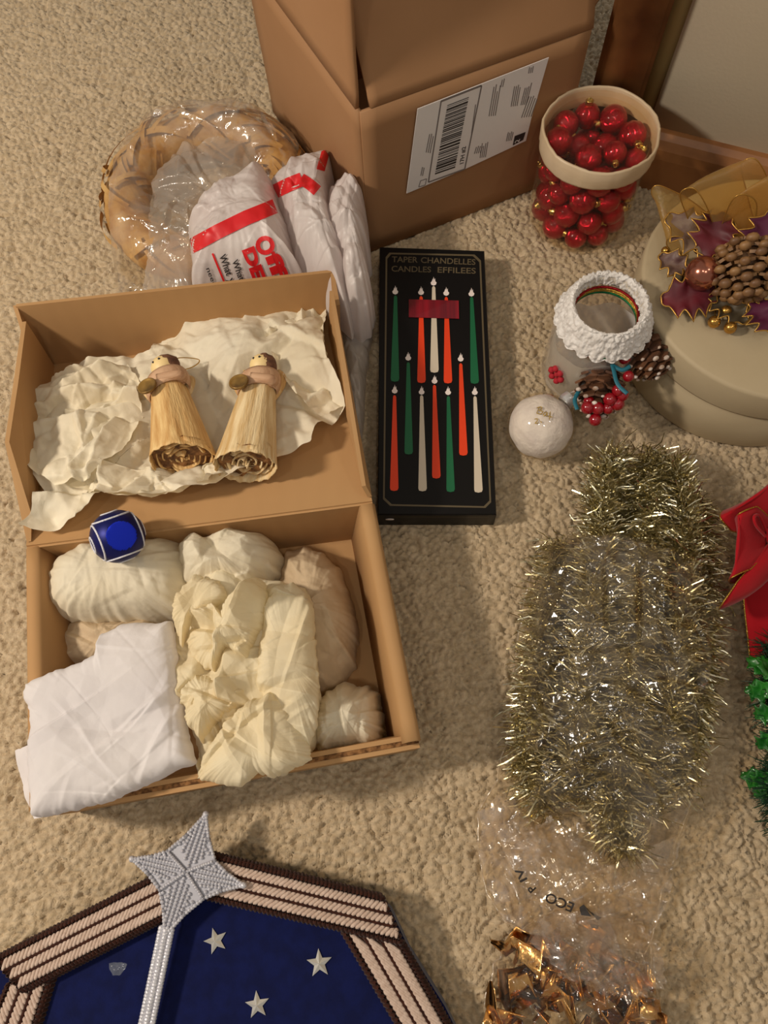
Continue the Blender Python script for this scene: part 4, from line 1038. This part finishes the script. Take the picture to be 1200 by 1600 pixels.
def build_glass_jar():
    C = np.array([.176, .398, 0])
    t = thing('glass_jar', 'open glass jar with a white crochet rim, pinecones and red berries', 'jar', C)
    prof = [(.001, .004), (.030, .003), (.038, .006), (.041, .014), (.041, .078), (.039, .088), (.034, .096), (.0325, .102), (.0325, .118), (.0305, .1195), (.0290, .118), (.0290, .102), (.0305, .095), (.036, .086), (.038, .076), (.038, .016), (.030, .009), (.001, .009)]
    part('jar_glass', lathe(prof, 72, C), glassm, t)
    # crochet collar: bands of bumpy loops
    it = []
    rg = np.random.default_rng(2)
    kn = np.linspace(0, 1, 40); pr_ = smoothpath([(.0288, .110), (.0290, .1185), (.0315, .1225), (.0350, .1190), (.0378, .1110), (.0405, .1030), (.0415, .0985)], 6)
    def knit(r, z, T):
        a = T * .036; l = np.repeat(np.linspace(0, .034, r.shape[0])[:, None], r.shape[1], 1)
        f1, f2, cid = worley(a / 1.25 + .0012 * vn(a, l, .004, 5), l, .0040, 3, .7); low = np.clip((.108 - z) / .008, 0, 1)
        b_ = .0024 * np.clip(1 - f1 * 1.25, 0, 1) - .0012 + .0007 * vn(a, l, .0011, 8)
        return r + b_ + .0022 * low * np.abs(np.sin(T * 9.5)), z + b_ * .6 - .003 * low * np.abs(np.sin(T * 9.5))
    it = [lathe(pr_, 300, C, rfun=knit)]
    th = np.linspace(0, 2 * np.pi, 64, endpoint=False)
    ringp = lambda r, z: np.stack([C[0] + r * np.cos(th), C[1] + r * np.sin(th), np.full(64, z)], 1)
    part('crochet_rim', it[0], crochet, t)
    for r_, z_, m_, w_ in ((.0395, .0985, cord_g, .0016), (.0400, .0965, cord_r, .0010), (.0285, .1060, cord_r, .0013), (.0288, .1030, cord_y, .0013), (.0292, .1002, cord_y, .0010), (.0296, .0975, cord_g, .0014)):
        part('metallic_cord', tube(ringp(r_, z_), w_, 6, True), m_, t)
    # frosting band inside the glass
    part('frosting', lathe([(.0376, .014), (.0377, .040), (.0376, .074)], 40, C, rfun=lambda r, z, T: (r, z + .006 * np.sin(3 * T) + .003 * np.sin(7 * T))), film('frost_film', haze=.72, hazecol=(240, 240, 242), rough=.4, bump=.6, bscale=150), t)
    # red snowflake decal
    pn = C + np.array([-.0335, -.024, .046]); fr = frame_of((-.80, -.58, .15)); dec = []
    for k in range(6):
        a = k * math.pi / 3; dec.append(sphere(pn + (np.array([math.cos(a) * .0065, math.sin(a) * .0065, .001]) @ fr), .0034, 6, 8, (1, 1, 1)))
    dec.append(sphere(pn, .003, 6, 8)); part('snowflake_decal', join(dec), red_dec, t)
    # two pinecones, berries, ribbon tied at the front right
    for c0, d0, L, W, sd, br in ((P(941, 560, .072), P(934, 648, .052) - P(941, 560, .072), .054, .021, 5, False), (P(990, 522, .085), P(1027, 574, .070) - P(990, 522, .085), .044, .0215, 6, True)):
        core, scl, tips = pinecone(c0, d0, L, W, sd)
        pc = part('pinecone', core, cone_br, t, label='brown pinecone with snowy tips')
        part('cone_scales', scl, cone_br, pc, smooth=False, kind='stuff')
        V, F = tips
        n = len(V) // 35
        sel = [i for i in range(n) if (i // 8 >= 3 if not br else (i // 8 >= 2)) and rg.random() < .85]
        vv = np.asarray(V).reshape(n, 35, 3); f0 = np.asarray(F)[:len(F) // n]
        part('snow_tips', join([(vv[i], f0) for i in sel]), cone_snow, pc, kind='stuff')
    for (x, y, z, r_) in [(968, 541, .088, .0054), (976, 560, .082, .0054), (982, 588, .07, .005), (966, 610, .066, .0056), (972, 617, .062, .006), (953, 624, .060, .006), (965, 631, .056, .0062), (950, 638, .052, .0055),
                          (918, 637, .052, .006), (934, 638, .052, .006), (930, 656, .045, .0058), (920, 627, .05, .005)]:
        part('berry', sphere(P(x, y, z + (.016 if y > 580 else .008)), r_, 10, 14), berry_red, t)
    for pts in ([(950, 545), (958, 575), (965, 600), (980, 615)], [(955, 570), (972, 578), (985, 572)], [(905, 610), (898, 625), (902, 640)], [(940, 600), (950, 612), (940, 622)]):
        q = smoothpath(PS(pts, .088 if pts[0][0] > 945 else .066), 6); part('teal_ribbon', thicken(ribbon(q, np.cross(np.gradient(q, axis=0), (0, -.4, 1)), .0035, 3), .0006), ribbon_teal, t)
build_glass_jar()

# ================================================================== WHITE BALL ORNAMENT
ball_clear = film('clear_ball', haze=.04, rough=.04, bump=.02, bscale=20, gloss=.03)
ball_fill = M('white_snow_filling', (250, 248, 252), .8, rgb2=(232, 228, 234), nscale=70, bump=.8, bscale=160, transl=.2)
silver_cap = M('silver_cap', (226, 226, 226), .3, metal=.6, bump=.3, bscale=300)
gold_ink = M('gold_ink', (188, 158, 84), .35, metal=.6)
def build_white_ball():
    r = .0315; c = P(845, 666, r); cd_ = P(884, 628, .040) - c; cd_ /= np.linalg.norm(cd_)
    t = thing('ball_ornament', 'clear ball ornament filled with white fluff, gold handwriting and silver cap', 'ornament', c - (0, 0, r))
    VF = sphere(c, r, 40, 60); part('ball', VF, ball_clear, t)
    V, F = sphere((0, 0, 0), 1, 40, 60); nn = r * .945 * (1 + .03 * vn(V[:, 0] + V[:, 2] * .7, V[:, 1] + V[:, 2] * .5, .28, 4) - .01)
    part('filling', (V * nn[:, None] + c, F), ball_fill, t)
    fr = frame_of(cd_)
    cap = part('cap', lathe([(.0075, r * .955), (.0078, r + .003), (.0070, r + .0075), (.0068, r + .0080), (.0005, r + .0082)], 20, c, fr, rfun=lambda a, z, T: (a * (1 + .05 * np.cos(10 * T)), z)), silver_cap, t)
    th = np.linspace(0, 2 * np.pi, 16, endpoint=False)
    part('wire_loop', tube(np.stack([.003 * np.cos(th), 0 * th, r + .010 + .003 * np.sin(th)], 1) @ fr + c, .0005, 5, True), silver_cap, cap)
    tr = bvh(VF)
    def stroke(pts):
        q = drape(smoothpath(np.array(pts, float), 6), tr, .0004); return tube(q, .00045, 5)
    Zm = lambda pts: [(770 + x / 4.138, 380 + y / 4.138) for x, y in pts]
    st = [[(300, 1060), (290, 1085), (284, 1100)], [(284, 1065), (310, 1058), (318, 1070), (300, 1080), (322, 1088), (312, 1104), (284, 1100)], [(345, 1092), (330, 1100), (332, 1116), (346, 1110), (350, 1092), (352, 1118)],
          [(372, 1090), (366, 1140)], [(356, 1118), (384, 1124)], [(270, 1138), (286, 1134), (288, 1148), (274, 1164), (294, 1162)], [(308, 1150), (316, 1162)]]
    part('handwriting', join([stroke(Zm(s)) for s in st]), gold_ink, t, kind='stuff')
build_white_ball()

# ================================================================== ROUND BOX
kraft = M('cream_card', (188, 172, 142), .6, rgb2=(178, 161, 130), nscale=8, bump=.05, bscale=200, spec=.35)
RC = np.array([.333, .432, 0]); RR = .115
def build_round_box():
    t = thing('round_box', 'round cream cardboard hat box with a lid, at the right edge', 'box', RC)
    part('body', lathe([(.001, .001), (RR - .001, .001), (RR, .003), (RR, .075), (RR - .002, .075), (RR - .002, .004), (.001, .004)], 96, RC), kraft, t)
    part('lid', lathe([(RR + .0008, .064), (RR + .0035, .064), (RR + .0040, .066), (RR + .0040, .0965), (RR + .0030, .0990), (RR + .0005, .1000), (.001, .1000)], 96, RC), kraft, t)
build_round_box()

# ------------------------------------------------------------------ floral spray on its lid
leaf_mauve = M('mauve_leaf', (92, 62, 62), .5, rgb2=(128, 106, 88), nscale=50, bump=.3, bscale=200); leaf_wine = M('burgundy_leaf', (104, 24, 36), .55, rgb2=(78, 16, 28), nscale=40)
leaf_green = M('olive_leaf', (84, 72, 48), .55, rgb2=(60, 50, 36), nscale=40); leaf_gold = M('gold_leaf_edge', (198, 154, 78), .35, metal=.8); magenta = M('magenta_petal', (84, 14, 52), .6)
copper = M('copper_bauble', (176, 112, 92), .18, metal=.9); goldberry = M('gold_berry', (190, 144, 70), .25, metal=.9); cone_gold = M('gilded_cone', (150, 112, 70), .5, rgb2=(106, 74, 48), nscale=80)
organza = film('gold_organza', haze=.34, hazecol=(218, 184, 116), rough=.3, bump=.3, bscale=300, tint=(246, 224, 176), gloss=.02)
def holly(c, d, up, L, W, curl=.003, lobes=4):
    """spiky leaf outline as a curved thin solid"""
    d = np.asarray(d, float); d /= np.linalg.norm(d); up = np.asarray(up, float); up = up - d * (up @ d); up /= np.linalg.norm(up); s = np.cross(d, up)
    n = 8 * lobes + 1; k = np.linspace(0, 1, n); ph = (k * lobes) % 1.0
    wv = W * np.sin(np.pi * np.clip(k * .92 + .06, 0, 1)) ** .7 * (.62 + .55 * np.abs(2 * ph - 1) ** 1.5)
    rows = []
    for i in range(n):
        for j in np.linspace(-1, 1, 7):
            rows.append(c + d * L * k[i] + s * wv[i] * j + up * (curl * (j * j) + curl * 1.2 * math.sin(3 * k[i]) - .0015 * (1 - abs(j)) + .0015 * math.sin(9 * k[i] + 3 * j)))
    V = np.array(rows); F = gridF(n, 7)
    e = np.concatenate([V.reshape(n, 7, 3)[:, 0], V.reshape(n, 7, 3)[::-1, 6]])
    return thicken((V, F), .0008), tube(e, .0007, 5, True)
def build_spray():
    t = thing('floral_spray', 'mauve leaf, pinecone and gold ribbon spray on the round box lid', 'floral decoration', RC + (0.0, -.005, .1000))
    def leaf(a, b, za, zb, W, m, up=(0, -.35, 1), lobes=4):
        p, q = P(*a, za), P(*b, zb); l, e = holly(p, q - p, up, np.linalg.norm(q - p), W, lobes=lobes)
        o = part('leaf', l, m, t); part('gold_edge', e, leaf_gold, o)
    leaf((1130, 395), (1040, 340), .118, .128, .021, leaf_mauve); leaf((1125, 360), (1148, 350), .125, .13, .012, leaf_mauve, lobes=3)
    leaf((1095, 400), (1135, 335), .120, .136, .022, leaf_wine)
    leaf((1118, 460), (1032, 470), .114, .110, .020, leaf_wine); leaf((1110, 460), (1165, 505), .112, .108, .014, leaf_green); leaf((1140, 470), (1195, 440), .112, .12, .013, leaf_green)
    leaf((1175, 420), (1210, 330), .125, .15, .022, magenta); leaf((1178, 470), (1210, 520), .118, .112, .018, magenta)
    leaf((1070, 430), (1030, 400), .110, .112, .012, leaf_mauve, lobes=3); leaf((1085, 440), (1045, 455), .108, .106, .012, leaf_green, lobes=3)
    part('copper_bauble', sphere(P(1098, 427, .128), .0145, 20, 30), copper, t, label='shiny copper ball')
    core, scl, tips = pinecone(P(1160, 372, .140), P(1168, 455, .128) - P(1160, 372, .140), .052, .026, 21, rows=8, per=8, tr_=(.19, .23))
    pc = part('pinecone', core, cone_gold, t); part('cone_scales', scl, cone_gold, pc, smooth=False, kind='stuff'); part('scale_knobs', tips, cone_gold, pc, kind='stuff')
    for x, y, z, r_ in ((1116, 503, .108, .0055), (1141, 512, .108, .0055), (1134, 486, .110, .0050), (1172, 476, .112, .0058), (1098, 352, .130, .0055), (1040, 392, .110, .004), (1050, 410, .110, .0045)):
        b = part('gold_berry', sphere(P(x, y, z), r_, 10, 14), goldberry, t)
        q = P(1125, 440, .108); p = P(x, y, z); part('stem', tube(np.array([p, (p + q) / 2 - UP * .002, q]), .0006, 5), leaf_gold, b)
    # organza ribbon: big stiff loops standing behind the leaves
    def loop(pts, wd, wdir, seed):
        q = smoothpath(np.array([P(*p[:2], p[2]) for p in pts]), 10)
        V, F = ribbon(q, wdir, wd, 9, .003); V = V + (.0015 * vn(V[:, 0] + V[:, 2], V[:, 1], .02, seed))[:, None] * np.array([.3, .3, 1])
        V[:, 2] = np.maximum(V[:, 2], .1015)
        o = part('organza_ribbon', (V, F), organza, t)
        g = V.reshape(len(q), 9, 3)
        for j in (0, 8): part('ribbon_edge', tube(g[:, j], .0005, 5), leaf_gold, o)
    loop([(1130, 380, .106), (1085, 345, .125), (1042, 330, .135), (1030, 345, .125), (1060, 380, .108)], .046, (-.3, .9, .35), 1)
    loop([(1140, 380, .108), (1120, 320, .14), (1110, 280, .165), (1135, 275, .17), (1160, 330, .14), (1150, 380, .110)], .050, (.9, .25, .3), 2)
    loop([(1160, 380, .108), (1180, 320, .15), (1205, 275, .18), (1235, 290, .17), (1220, 350, .13), (1180, 390, .110)], .055, (.8, .2, .5), 3)
build_spray()

# ================================================================== GOLD TINSEL GARLAND
tinsel = M('gold_tinsel', (204, 190, 136), .25, metal=1., rgb2=(226, 222, 202), nscale=300)
tinsel_core = M('tinsel_core', (120, 96, 46), .5, metal=.6)
def build_tinsel():
    t = thing('tinsel_garland', 'bundle of fluffy gold tinsel garland folded in the clear bag', 'garland', P(970, 1010, 0))
    rows = [[(872, 850, .022), (858, 940, .020), (838, 1060, .020), (826, 1170, .020), (850, 1262, .018)],
            [(905, 1262, .024), (905, 1150, .030), (920, 1000, .032), (935, 860, .034), (945, 745, .032), (965, 712, .030)],
            [(1010, 708, .028), (1020, 780, .034), (1005, 900, .038), (985, 1050, .036), (965, 1200, .030), (960, 1305, .020), (985, 1325, .016)],
            [(1015, 1270, .022), (1035, 1150, .028), (1060, 1000, .034), (1068, 860, .036), (1062, 760, .034), (1050, 725, .028)],
            [(1085, 790, .020), (1092, 900, .020), (1090, 1020, .022), (1072, 1150, .020), (1050, 1235, .018)],
            [(900, 1220, .016), (940, 1100, .012), (960, 950, .012), (980, 800, .014), (1030, 760, .012), (1050, 900, .012), (1020, 1100, .012), (930, 1250, .014)]]
    allp = []
    for r_ in rows: allp.append(smoothpath(np.array([P(x, y, z) for x, y, z in r_]), 24))
    rg = np.random.default_rng(7); Vs, Fs, n0 = [], [], 0
    for q in allp:
        part('garland_core', tube(q, .0022, 6), tinsel_core, t)
        L = np.r_[0, np.cumsum(np.linalg.norm(np.diff(q, axis=0), axis=1))]; N = int(L[-1] * 19000)
        s = rg.uniform(0, L[-1], N); b = np.stack([np.interp(s, L, q[:, k]) for k in range(3)], 1)
        T = np.stack([np.interp(s, L, np.gradient(q[:, k], L)) for k in range(3)], 1); T /= np.linalg.norm(T, axis=1)[:, None]
        b = b + rg.normal(size=(N, 3)) * .0045; d = rg.normal(size=(N, 3)); d -= T * (d * T).sum(1)[:, None]; d /= np.linalg.norm(d, axis=1)[:, None]
        d = d + T * rg.normal(0.25, .35, N)[:, None]; d /= np.linalg.norm(d, axis=1)[:, None]
        ln = rg.uniform(.012, .024, N)[:, None]
        wv = np.cross(d, rg.normal(size=(N, 3))); wv /= np.linalg.norm(wv, axis=1)[:, None]; wv = wv * rg.uniform(.00032, .00068, N)[:, None]
        bend = rg.normal(size=(N, 3)) * .0022
        m = b + d * ln * .55 + bend; e = b + d * ln + bend * .2 - np.array([0, 0, .003]) * rg.uniform(0, 1, N)[:, None]
        V = np.stack([b - wv, b + wv, m + wv, m - wv, e + wv * .8, e - wv * .8], 1)
        V[..., 2] = np.maximum(V[..., 2], .0008 + .001 * rg.random(N)[:, None])
        i = np.arange(N)[:, None] * 6 + n0
        Vs.append(V.reshape(-1, 3)); Fs.append(np.concatenate([i + [0, 1, 2, 3], i + [3, 2, 4, 5]])); n0 += N * 6
    part('tinsel_strands', (np.concatenate(Vs), np.concatenate(Fs)), tinsel, t, smooth=False, kind='stuff')
build_tinsel()
bag_film = film('tinsel_bag_film', haze=.04, hazecol=(232, 222, 212), rough=.14, bump=.7, bscale=60, gloss=.05, hazevar=.09)
bag_milky = film('bag_film_doubled', haze=.18, hazecol=(226, 216, 208), rough=.16, bump=.7, bscale=60, gloss=.11, hazevar=.22, hscale=30.)
def bag_layer(poly, z0, amp, seed, parent, zs=.03):
    VF = blob(PS(poly, zs), lambda x, y, r: np.maximum(z0 + .008 * (1 - r ** 3) + amp * folds(x, y, 70, seed, .05, .009), .0025), 60, 240, jitter=.002, seed=seed); part('bag_fold', VF, bag_milky, parent)
    return VF

bag_seam = film('bag_seam_film', haze=.3, hazecol=(232, 224, 214), rough=.2, bump=0, gloss=.12)
def seam(VF, seg, parent, r=.0007):
    q = np.asarray(VF[0])[-seg:] + UP * .0004
    part('bag_seam', tube(q, r, 6, True), bag_seam, parent)

def build_tinsel_bag():
    poly = PS([(893, 830), (960, 826), (1060, 838), (1118, 850), (1134, 900), (1130, 960), (1116, 1050), (1100, 1130), (1094, 1200), (1092, 1260), (1072, 1320), (1048, 1400), (1034, 1470), (1020, 1500), (950, 1486), (880, 1474),
               (830, 1466), (796, 1450), (765, 1400), (752, 1330), (750, 1270), (776, 1225), (796, 1160), (806, 1080), (815, 980), (832, 900), (850, 850)], .025)
    def hf(x, y, r):
        pc = P(975, 1010, .03); d = np.exp(-(((x - pc[0]) / .085) ** 4 + ((y - pc[1]) / .165) ** 4))
        z = .010 + .052 * d
        z = z * np.clip((1 - r) * 7, 0, 1) ** .5 + (.0042 + .006 * (1 - d)) * folds(x, y, 190, 31, .045, .008) + .002 * crumple(x, y, .025, 32)
        return np.maximum(z, .0015)
    VF = blob(poly, hf, 120, 460, jitter=.0012, seed=8)
    b = single('plastic_bag', VF, bag_film, 'clear plastic bag with dark printing around the gold tinsel', 'plastic bag')
    tr = bvh(VF); seam(VF, 460, b)
    l1 = bag_layer([(752, 1268), (780, 1240), (850, 1290), (930, 1330), (1010, 1350), (1070, 1300), (1050, 1400), (1020, 1480), (930, 1470), (840, 1462), (790, 1440), (764, 1390), (752, 1330)], .010, .007, 61, b, .015)
    bag_layer([(800, 1310), (860, 1275), (900, 1305), (915, 1345), (870, 1362), (830, 1350)], .024, .006, 62, b)
    tr = bvh(join([VF, l1]))
    def word(s, o_, xd, hgt, width, up=None):
        V, F = text_px(s, o_, xd, hgt, width=width, bold=.02, up=up); part('lettering', (drape(V, tr, .0035), F), ink, b, smooth=False)
    word('ECO', (898, 1412), (-1, -.42), 15, 46); word('P', (838, 1388), (-.75, -.8), 12, 9); word('IV', (824, 1374), (-.5, -1), 12, 22)
    for tri in ([(905, 1418), (912, 1413), (924, 1432), (908, 1430)], [(912, 1413), (918, 1422), (940, 1434), (934, 1438)], [(922, 1444), (936, 1446), (934, 1452), (924, 1450)]):
        part('recycling_mark', (drape(tri, tr, .0035), [(0, 1, 2, 3)]), ink, b, smooth=False)
build_tinsel_bag()

# ================================================================== GOLD FOIL PIECES IN A CLEAR BAG (bottom edge)
foil = M('copper_gold_foil', (204, 146, 82), .2, metal=1., rgb2=(232, 190, 130), nscale=60, bump=.3, bscale=120)
foil_gap = M('foil_gap_shade', (84, 50, 30), .24, metal=1., rgb2=(190, 130, 74), nscale=60, bump=.3, bscale=120)  # dark strip colour stands in for shade in the gaps between foil
def build_foil():
    rg = np.random.default_rng(15)
    spots = [(812, 1512, 'leftmost, folded like a flat leaf'), (842, 1560, 'dark, left of the middle by the picture edge'), (885, 1530, 'tall curl left of the centre'), (930, 1575, 'bright, centre of the bottom edge'),
             (965, 1528, 'loose twist right of the centre'), (1000, 1575, 'rightmost small twist'), (850, 1500, 'small curl at the top left'), (915, 1490, 'topmost curl nearest the tinsel'), (812, 1580, 'lower left corner of the bag')]
    for i, (x, y, lab) in enumerate(spots):
        c = P(x, y, .012); t = thing('foil_bow', 'gold foil bow, ' + lab, 'foil bow', (c[0], c[1], 0), 'gold foil bows in the lower bag')
        for k in range(5):
            a = rg.uniform(0, 6.28); q = [c + (rg.uniform(-.006, .006), rg.uniform(-.006, .006), rg.uniform(-.004, .010))]
            for m in range(4):
                a += rg.choice([-1, 1]) * rg.uniform(.9, 2.2); stp = rg.uniform(.010, .019)
                q.append(q[-1] + np.array([math.cos(a) * stp, math.sin(a) * stp, rg.uniform(-.010, .010)]))
            q = np.array(q); q[:, 2] = np.clip(q[:, 2], .006, .026); q[:, :2] = c[:2] + np.clip(q[:, :2] - c[:2], -.022, .022)
            wd_ = np.array([.004, .014, .017, .012, .003]); V, F = ribbon(q, rg.normal(size=3) + 2 * np.array([math.sin(a), -math.cos(a), .4]), wd_, 4, .0012)
            V[:, 2] = np.clip(V[:, 2], .002, .030); part('foil_strip', thicken((V, F), .0004), foil if (i + k) % 3 else foil_gap, t, smooth=False)
    poly = PS([(800, 1476), (826, 1462), (842, 1445), (880, 1430), (930, 1432), (960, 1442), (1020, 1450), (1036, 1490), (1030, 1540), (1050, 1590), (1070, 1640), (1040, 1760), (800, 1760), (760, 1640), (766, 1570), (782, 1510)], .03)
    def hf(x, y, r):
        z = .036 * np.clip((1 - r) * 5, 0, 1) ** .5 + .006 * folds(x, y, 140, 41, .035, .008) + .003 * crumple(x, y, .02, 42)
        return np.maximum(z, .002)
    VF = blob(poly, hf, 90, 360, jitter=.0012, seed=9); fb = single('plastic_bag', VF, bag_film, 'clear crinkled plastic bag holding the gold foil bows', 'plastic bag'); seam(VF, 360, fb)
    bag_layer([(828, 1470), (850, 1440), (920, 1425), (1000, 1440), (1030, 1480), (1032, 1540), (980, 1560), (930, 1548), (870, 1520)], .040, .008, 63, fb, .045)
build_foil()

# ================================================================== RED BOW AND EVERGREEN GARLAND (right edge)
velvet = M('red_velvet', (168, 4, 22), .75, rgb2=(150, 2, 16), nscale=20, sheen=.15, spec=.2, bump=.08, bscale=400)
needle_g = M('green_needles', (20, 62, 34), .55, rgb2=(12, 44, 26), nscale=60); leafg = M('glossy_green_leaf', (36, 118, 34), .3, rgb2=(24, 90, 28), nscale=60, coat=.3)
def build_bow():
    K = P(1212, 838, .075)
    t = thing('ribbon_bow', 'large red velvet ribbon bow with gold edges at the right edge', 'bow', (K[0], K[1], 0))
    def loop(name, pts, wd, wdir, bulge=.004):
        q = smoothpath(np.array([P(*p[:2], p[2]) for p in pts]), 12)
        k = np.linspace(0, 1, len(q)); ww = wd * (.25 + .75 * np.clip(np.sin(np.pi * k) * 1.6, 0, 1)) if name == 'bow_loop' else wd * (.3 + .7 * np.clip(k * 3, 0, 1))
        V, F = ribbon(q, wdir, ww, 9, bulge); g = V.reshape(len(q), 9, 3)
        g[..., 2] += .0025 * np.sin(np.linspace(0, 5 * np.pi, 9))[None] * (1 - np.clip(np.sin(np.pi * k) * 1.6, 0, 1))[:, None]
        V[:, 2] = np.maximum(V[:, 2], .003)
        o = part(name, thicken((V, F), .0010), velvet, t)
        for j in (0, 8): part('gold_edge', tube(g[:, j] + UP * .0006, .0006, 5), cord_y, o)
    loop('bow_loop', [(1212, 838, .075), (1190, 800, .095), (1172, 776, .105), (1180, 768, .085), (1200, 800, .065), (1212, 838, .070)], .055, (.75, .45, .5))
    loop('bow_loop', [(1212, 838, .075), (1180, 840, .095), (1150, 852, .100), (1146, 862, .080), (1175, 862, .062), (1212, 842, .068)], .050, (.15, 1, .30))
    loop('bow_loop', [(1212, 842, .075), (1195, 880, .085), (1172, 915, .082), (1166, 925, .062), (1190, 900, .050), (1212, 845, .066)], .062, (.85, .5, -.2))
    loop('bow_loop', [(1212, 838, .075), (1250, 800, .095), (1290, 790, .100), (1290, 810, .075), (1250, 830, .062), (1212, 842, .068)], .055, (.3, 1, .3))
    loop('bow_loop', [(1212, 842, .075), (1250, 880, .090), (1290, 900, .090), (1285, 910, .065), (1240, 880, .055), (1212, 845, .066)], .055, (-.4, 1, .2))
    loop('bow_tail', [(1212, 845, .066), (1206, 920, .050), (1212, 990, .030), (1216, 1030, .020)], .045, (1, .1, .2))
    loop('bow_tail', [(1212, 845, .066), (1250, 930, .045), (1275, 1010, .015)], .045, (1, .3, .2))
    part('knot', sphere(K + UP * .004, .011, 12, 16, (1, 1.1, .8)), velvet, t)
    q = smoothpath(np.array([P(1196, 838, .088), P(1182, 822, .100), P(1178, 808, .104), P(1186, 806, .100), P(1196, 826, .092), P(1204, 838, .088)]), 8)
    part('gold_wire_loop', tube(q, .0012, 6), velvet, t)
build_bow()
def build_greenery():
    c = P(1230, 1130, 0)
    t = thing('evergreen_garland', 'green artificial pine and leaf garland below the red bow', 'garland', c)
    stem = smoothpath(np.array([P(1215, 1000, .03), P(1212, 1080, .035), P(1225, 1150, .03), P(1218, 1240, .025), P(1245, 1300, .02)]), 12)
    part('stem', tube(stem, .003, 7), stemg, t)
    rg = np.random.default_rng(9); Vs, Fs, n0 = [], [], 0
    N = 2600; s = rg.integers(0, len(stem), N); b = stem[s]; d = rg.normal(size=(N, 3)) * (1, .7, .7) + (0, -.25, .1); d /= np.linalg.norm(d, axis=1)[:, None]
    ln = rg.uniform(.012, .028, N)[:, None]; wv = np.cross(d, rg.normal(size=(N, 3))); wv /= np.linalg.norm(wv, axis=1)[:, None]; wv *= .0006
    e = b + d * ln; V = np.stack([b - wv, b + wv, e + wv * .4, e - wv * .4], 1); V[..., 2] = np.maximum(V[..., 2], .001)
    part('needles', (V.reshape(-1, 3), np.arange(N * 4).reshape(-1, 4)), needle_g, t, smooth=False, kind='stuff')
    for x, y, z, ex, ey in ((1205, 1055, .045, 1172, 1030), (1205, 1070, .05, 1176, 1085), (1208, 1085, .045, 1168, 1078), (1210, 1110, .05, 1182, 1118), (1200, 1060, .055, 1195, 1030), (1210, 1225, .022, 1162, 1212),
                            (1205, 1235, .018, 1180, 1240), (1205, 1210, .03, 1178, 1225), (1212, 1150, .04, 1186, 1165), (1225, 1085, .05, 1240, 1050), (1225, 1120, .05, 1250, 1130), (1222, 1180, .045, 1250, 1190), (1220, 1235, .03, 1245, 1250)):
        p, q = P(x, y, z), P(ex, ey, max(z - .012, .008)); l, e_ = holly(p, q - p, (0, -.1, 1), np.linalg.norm(q - p) * 1.1, .009, .0012, 3); part('leaf', l, leafg, t)
build_greenery()

# a fleck of debris on the carpet
q = P(963, 77, .002); single('debris_fleck', capsule(q - (.003, 0, 0), q + (.003, .004, 0), .0018, 7), M('dark_fleck', (60, 40, 28), .9), 'tiny dark fleck of debris on the carpet by the door trim', 'debris')
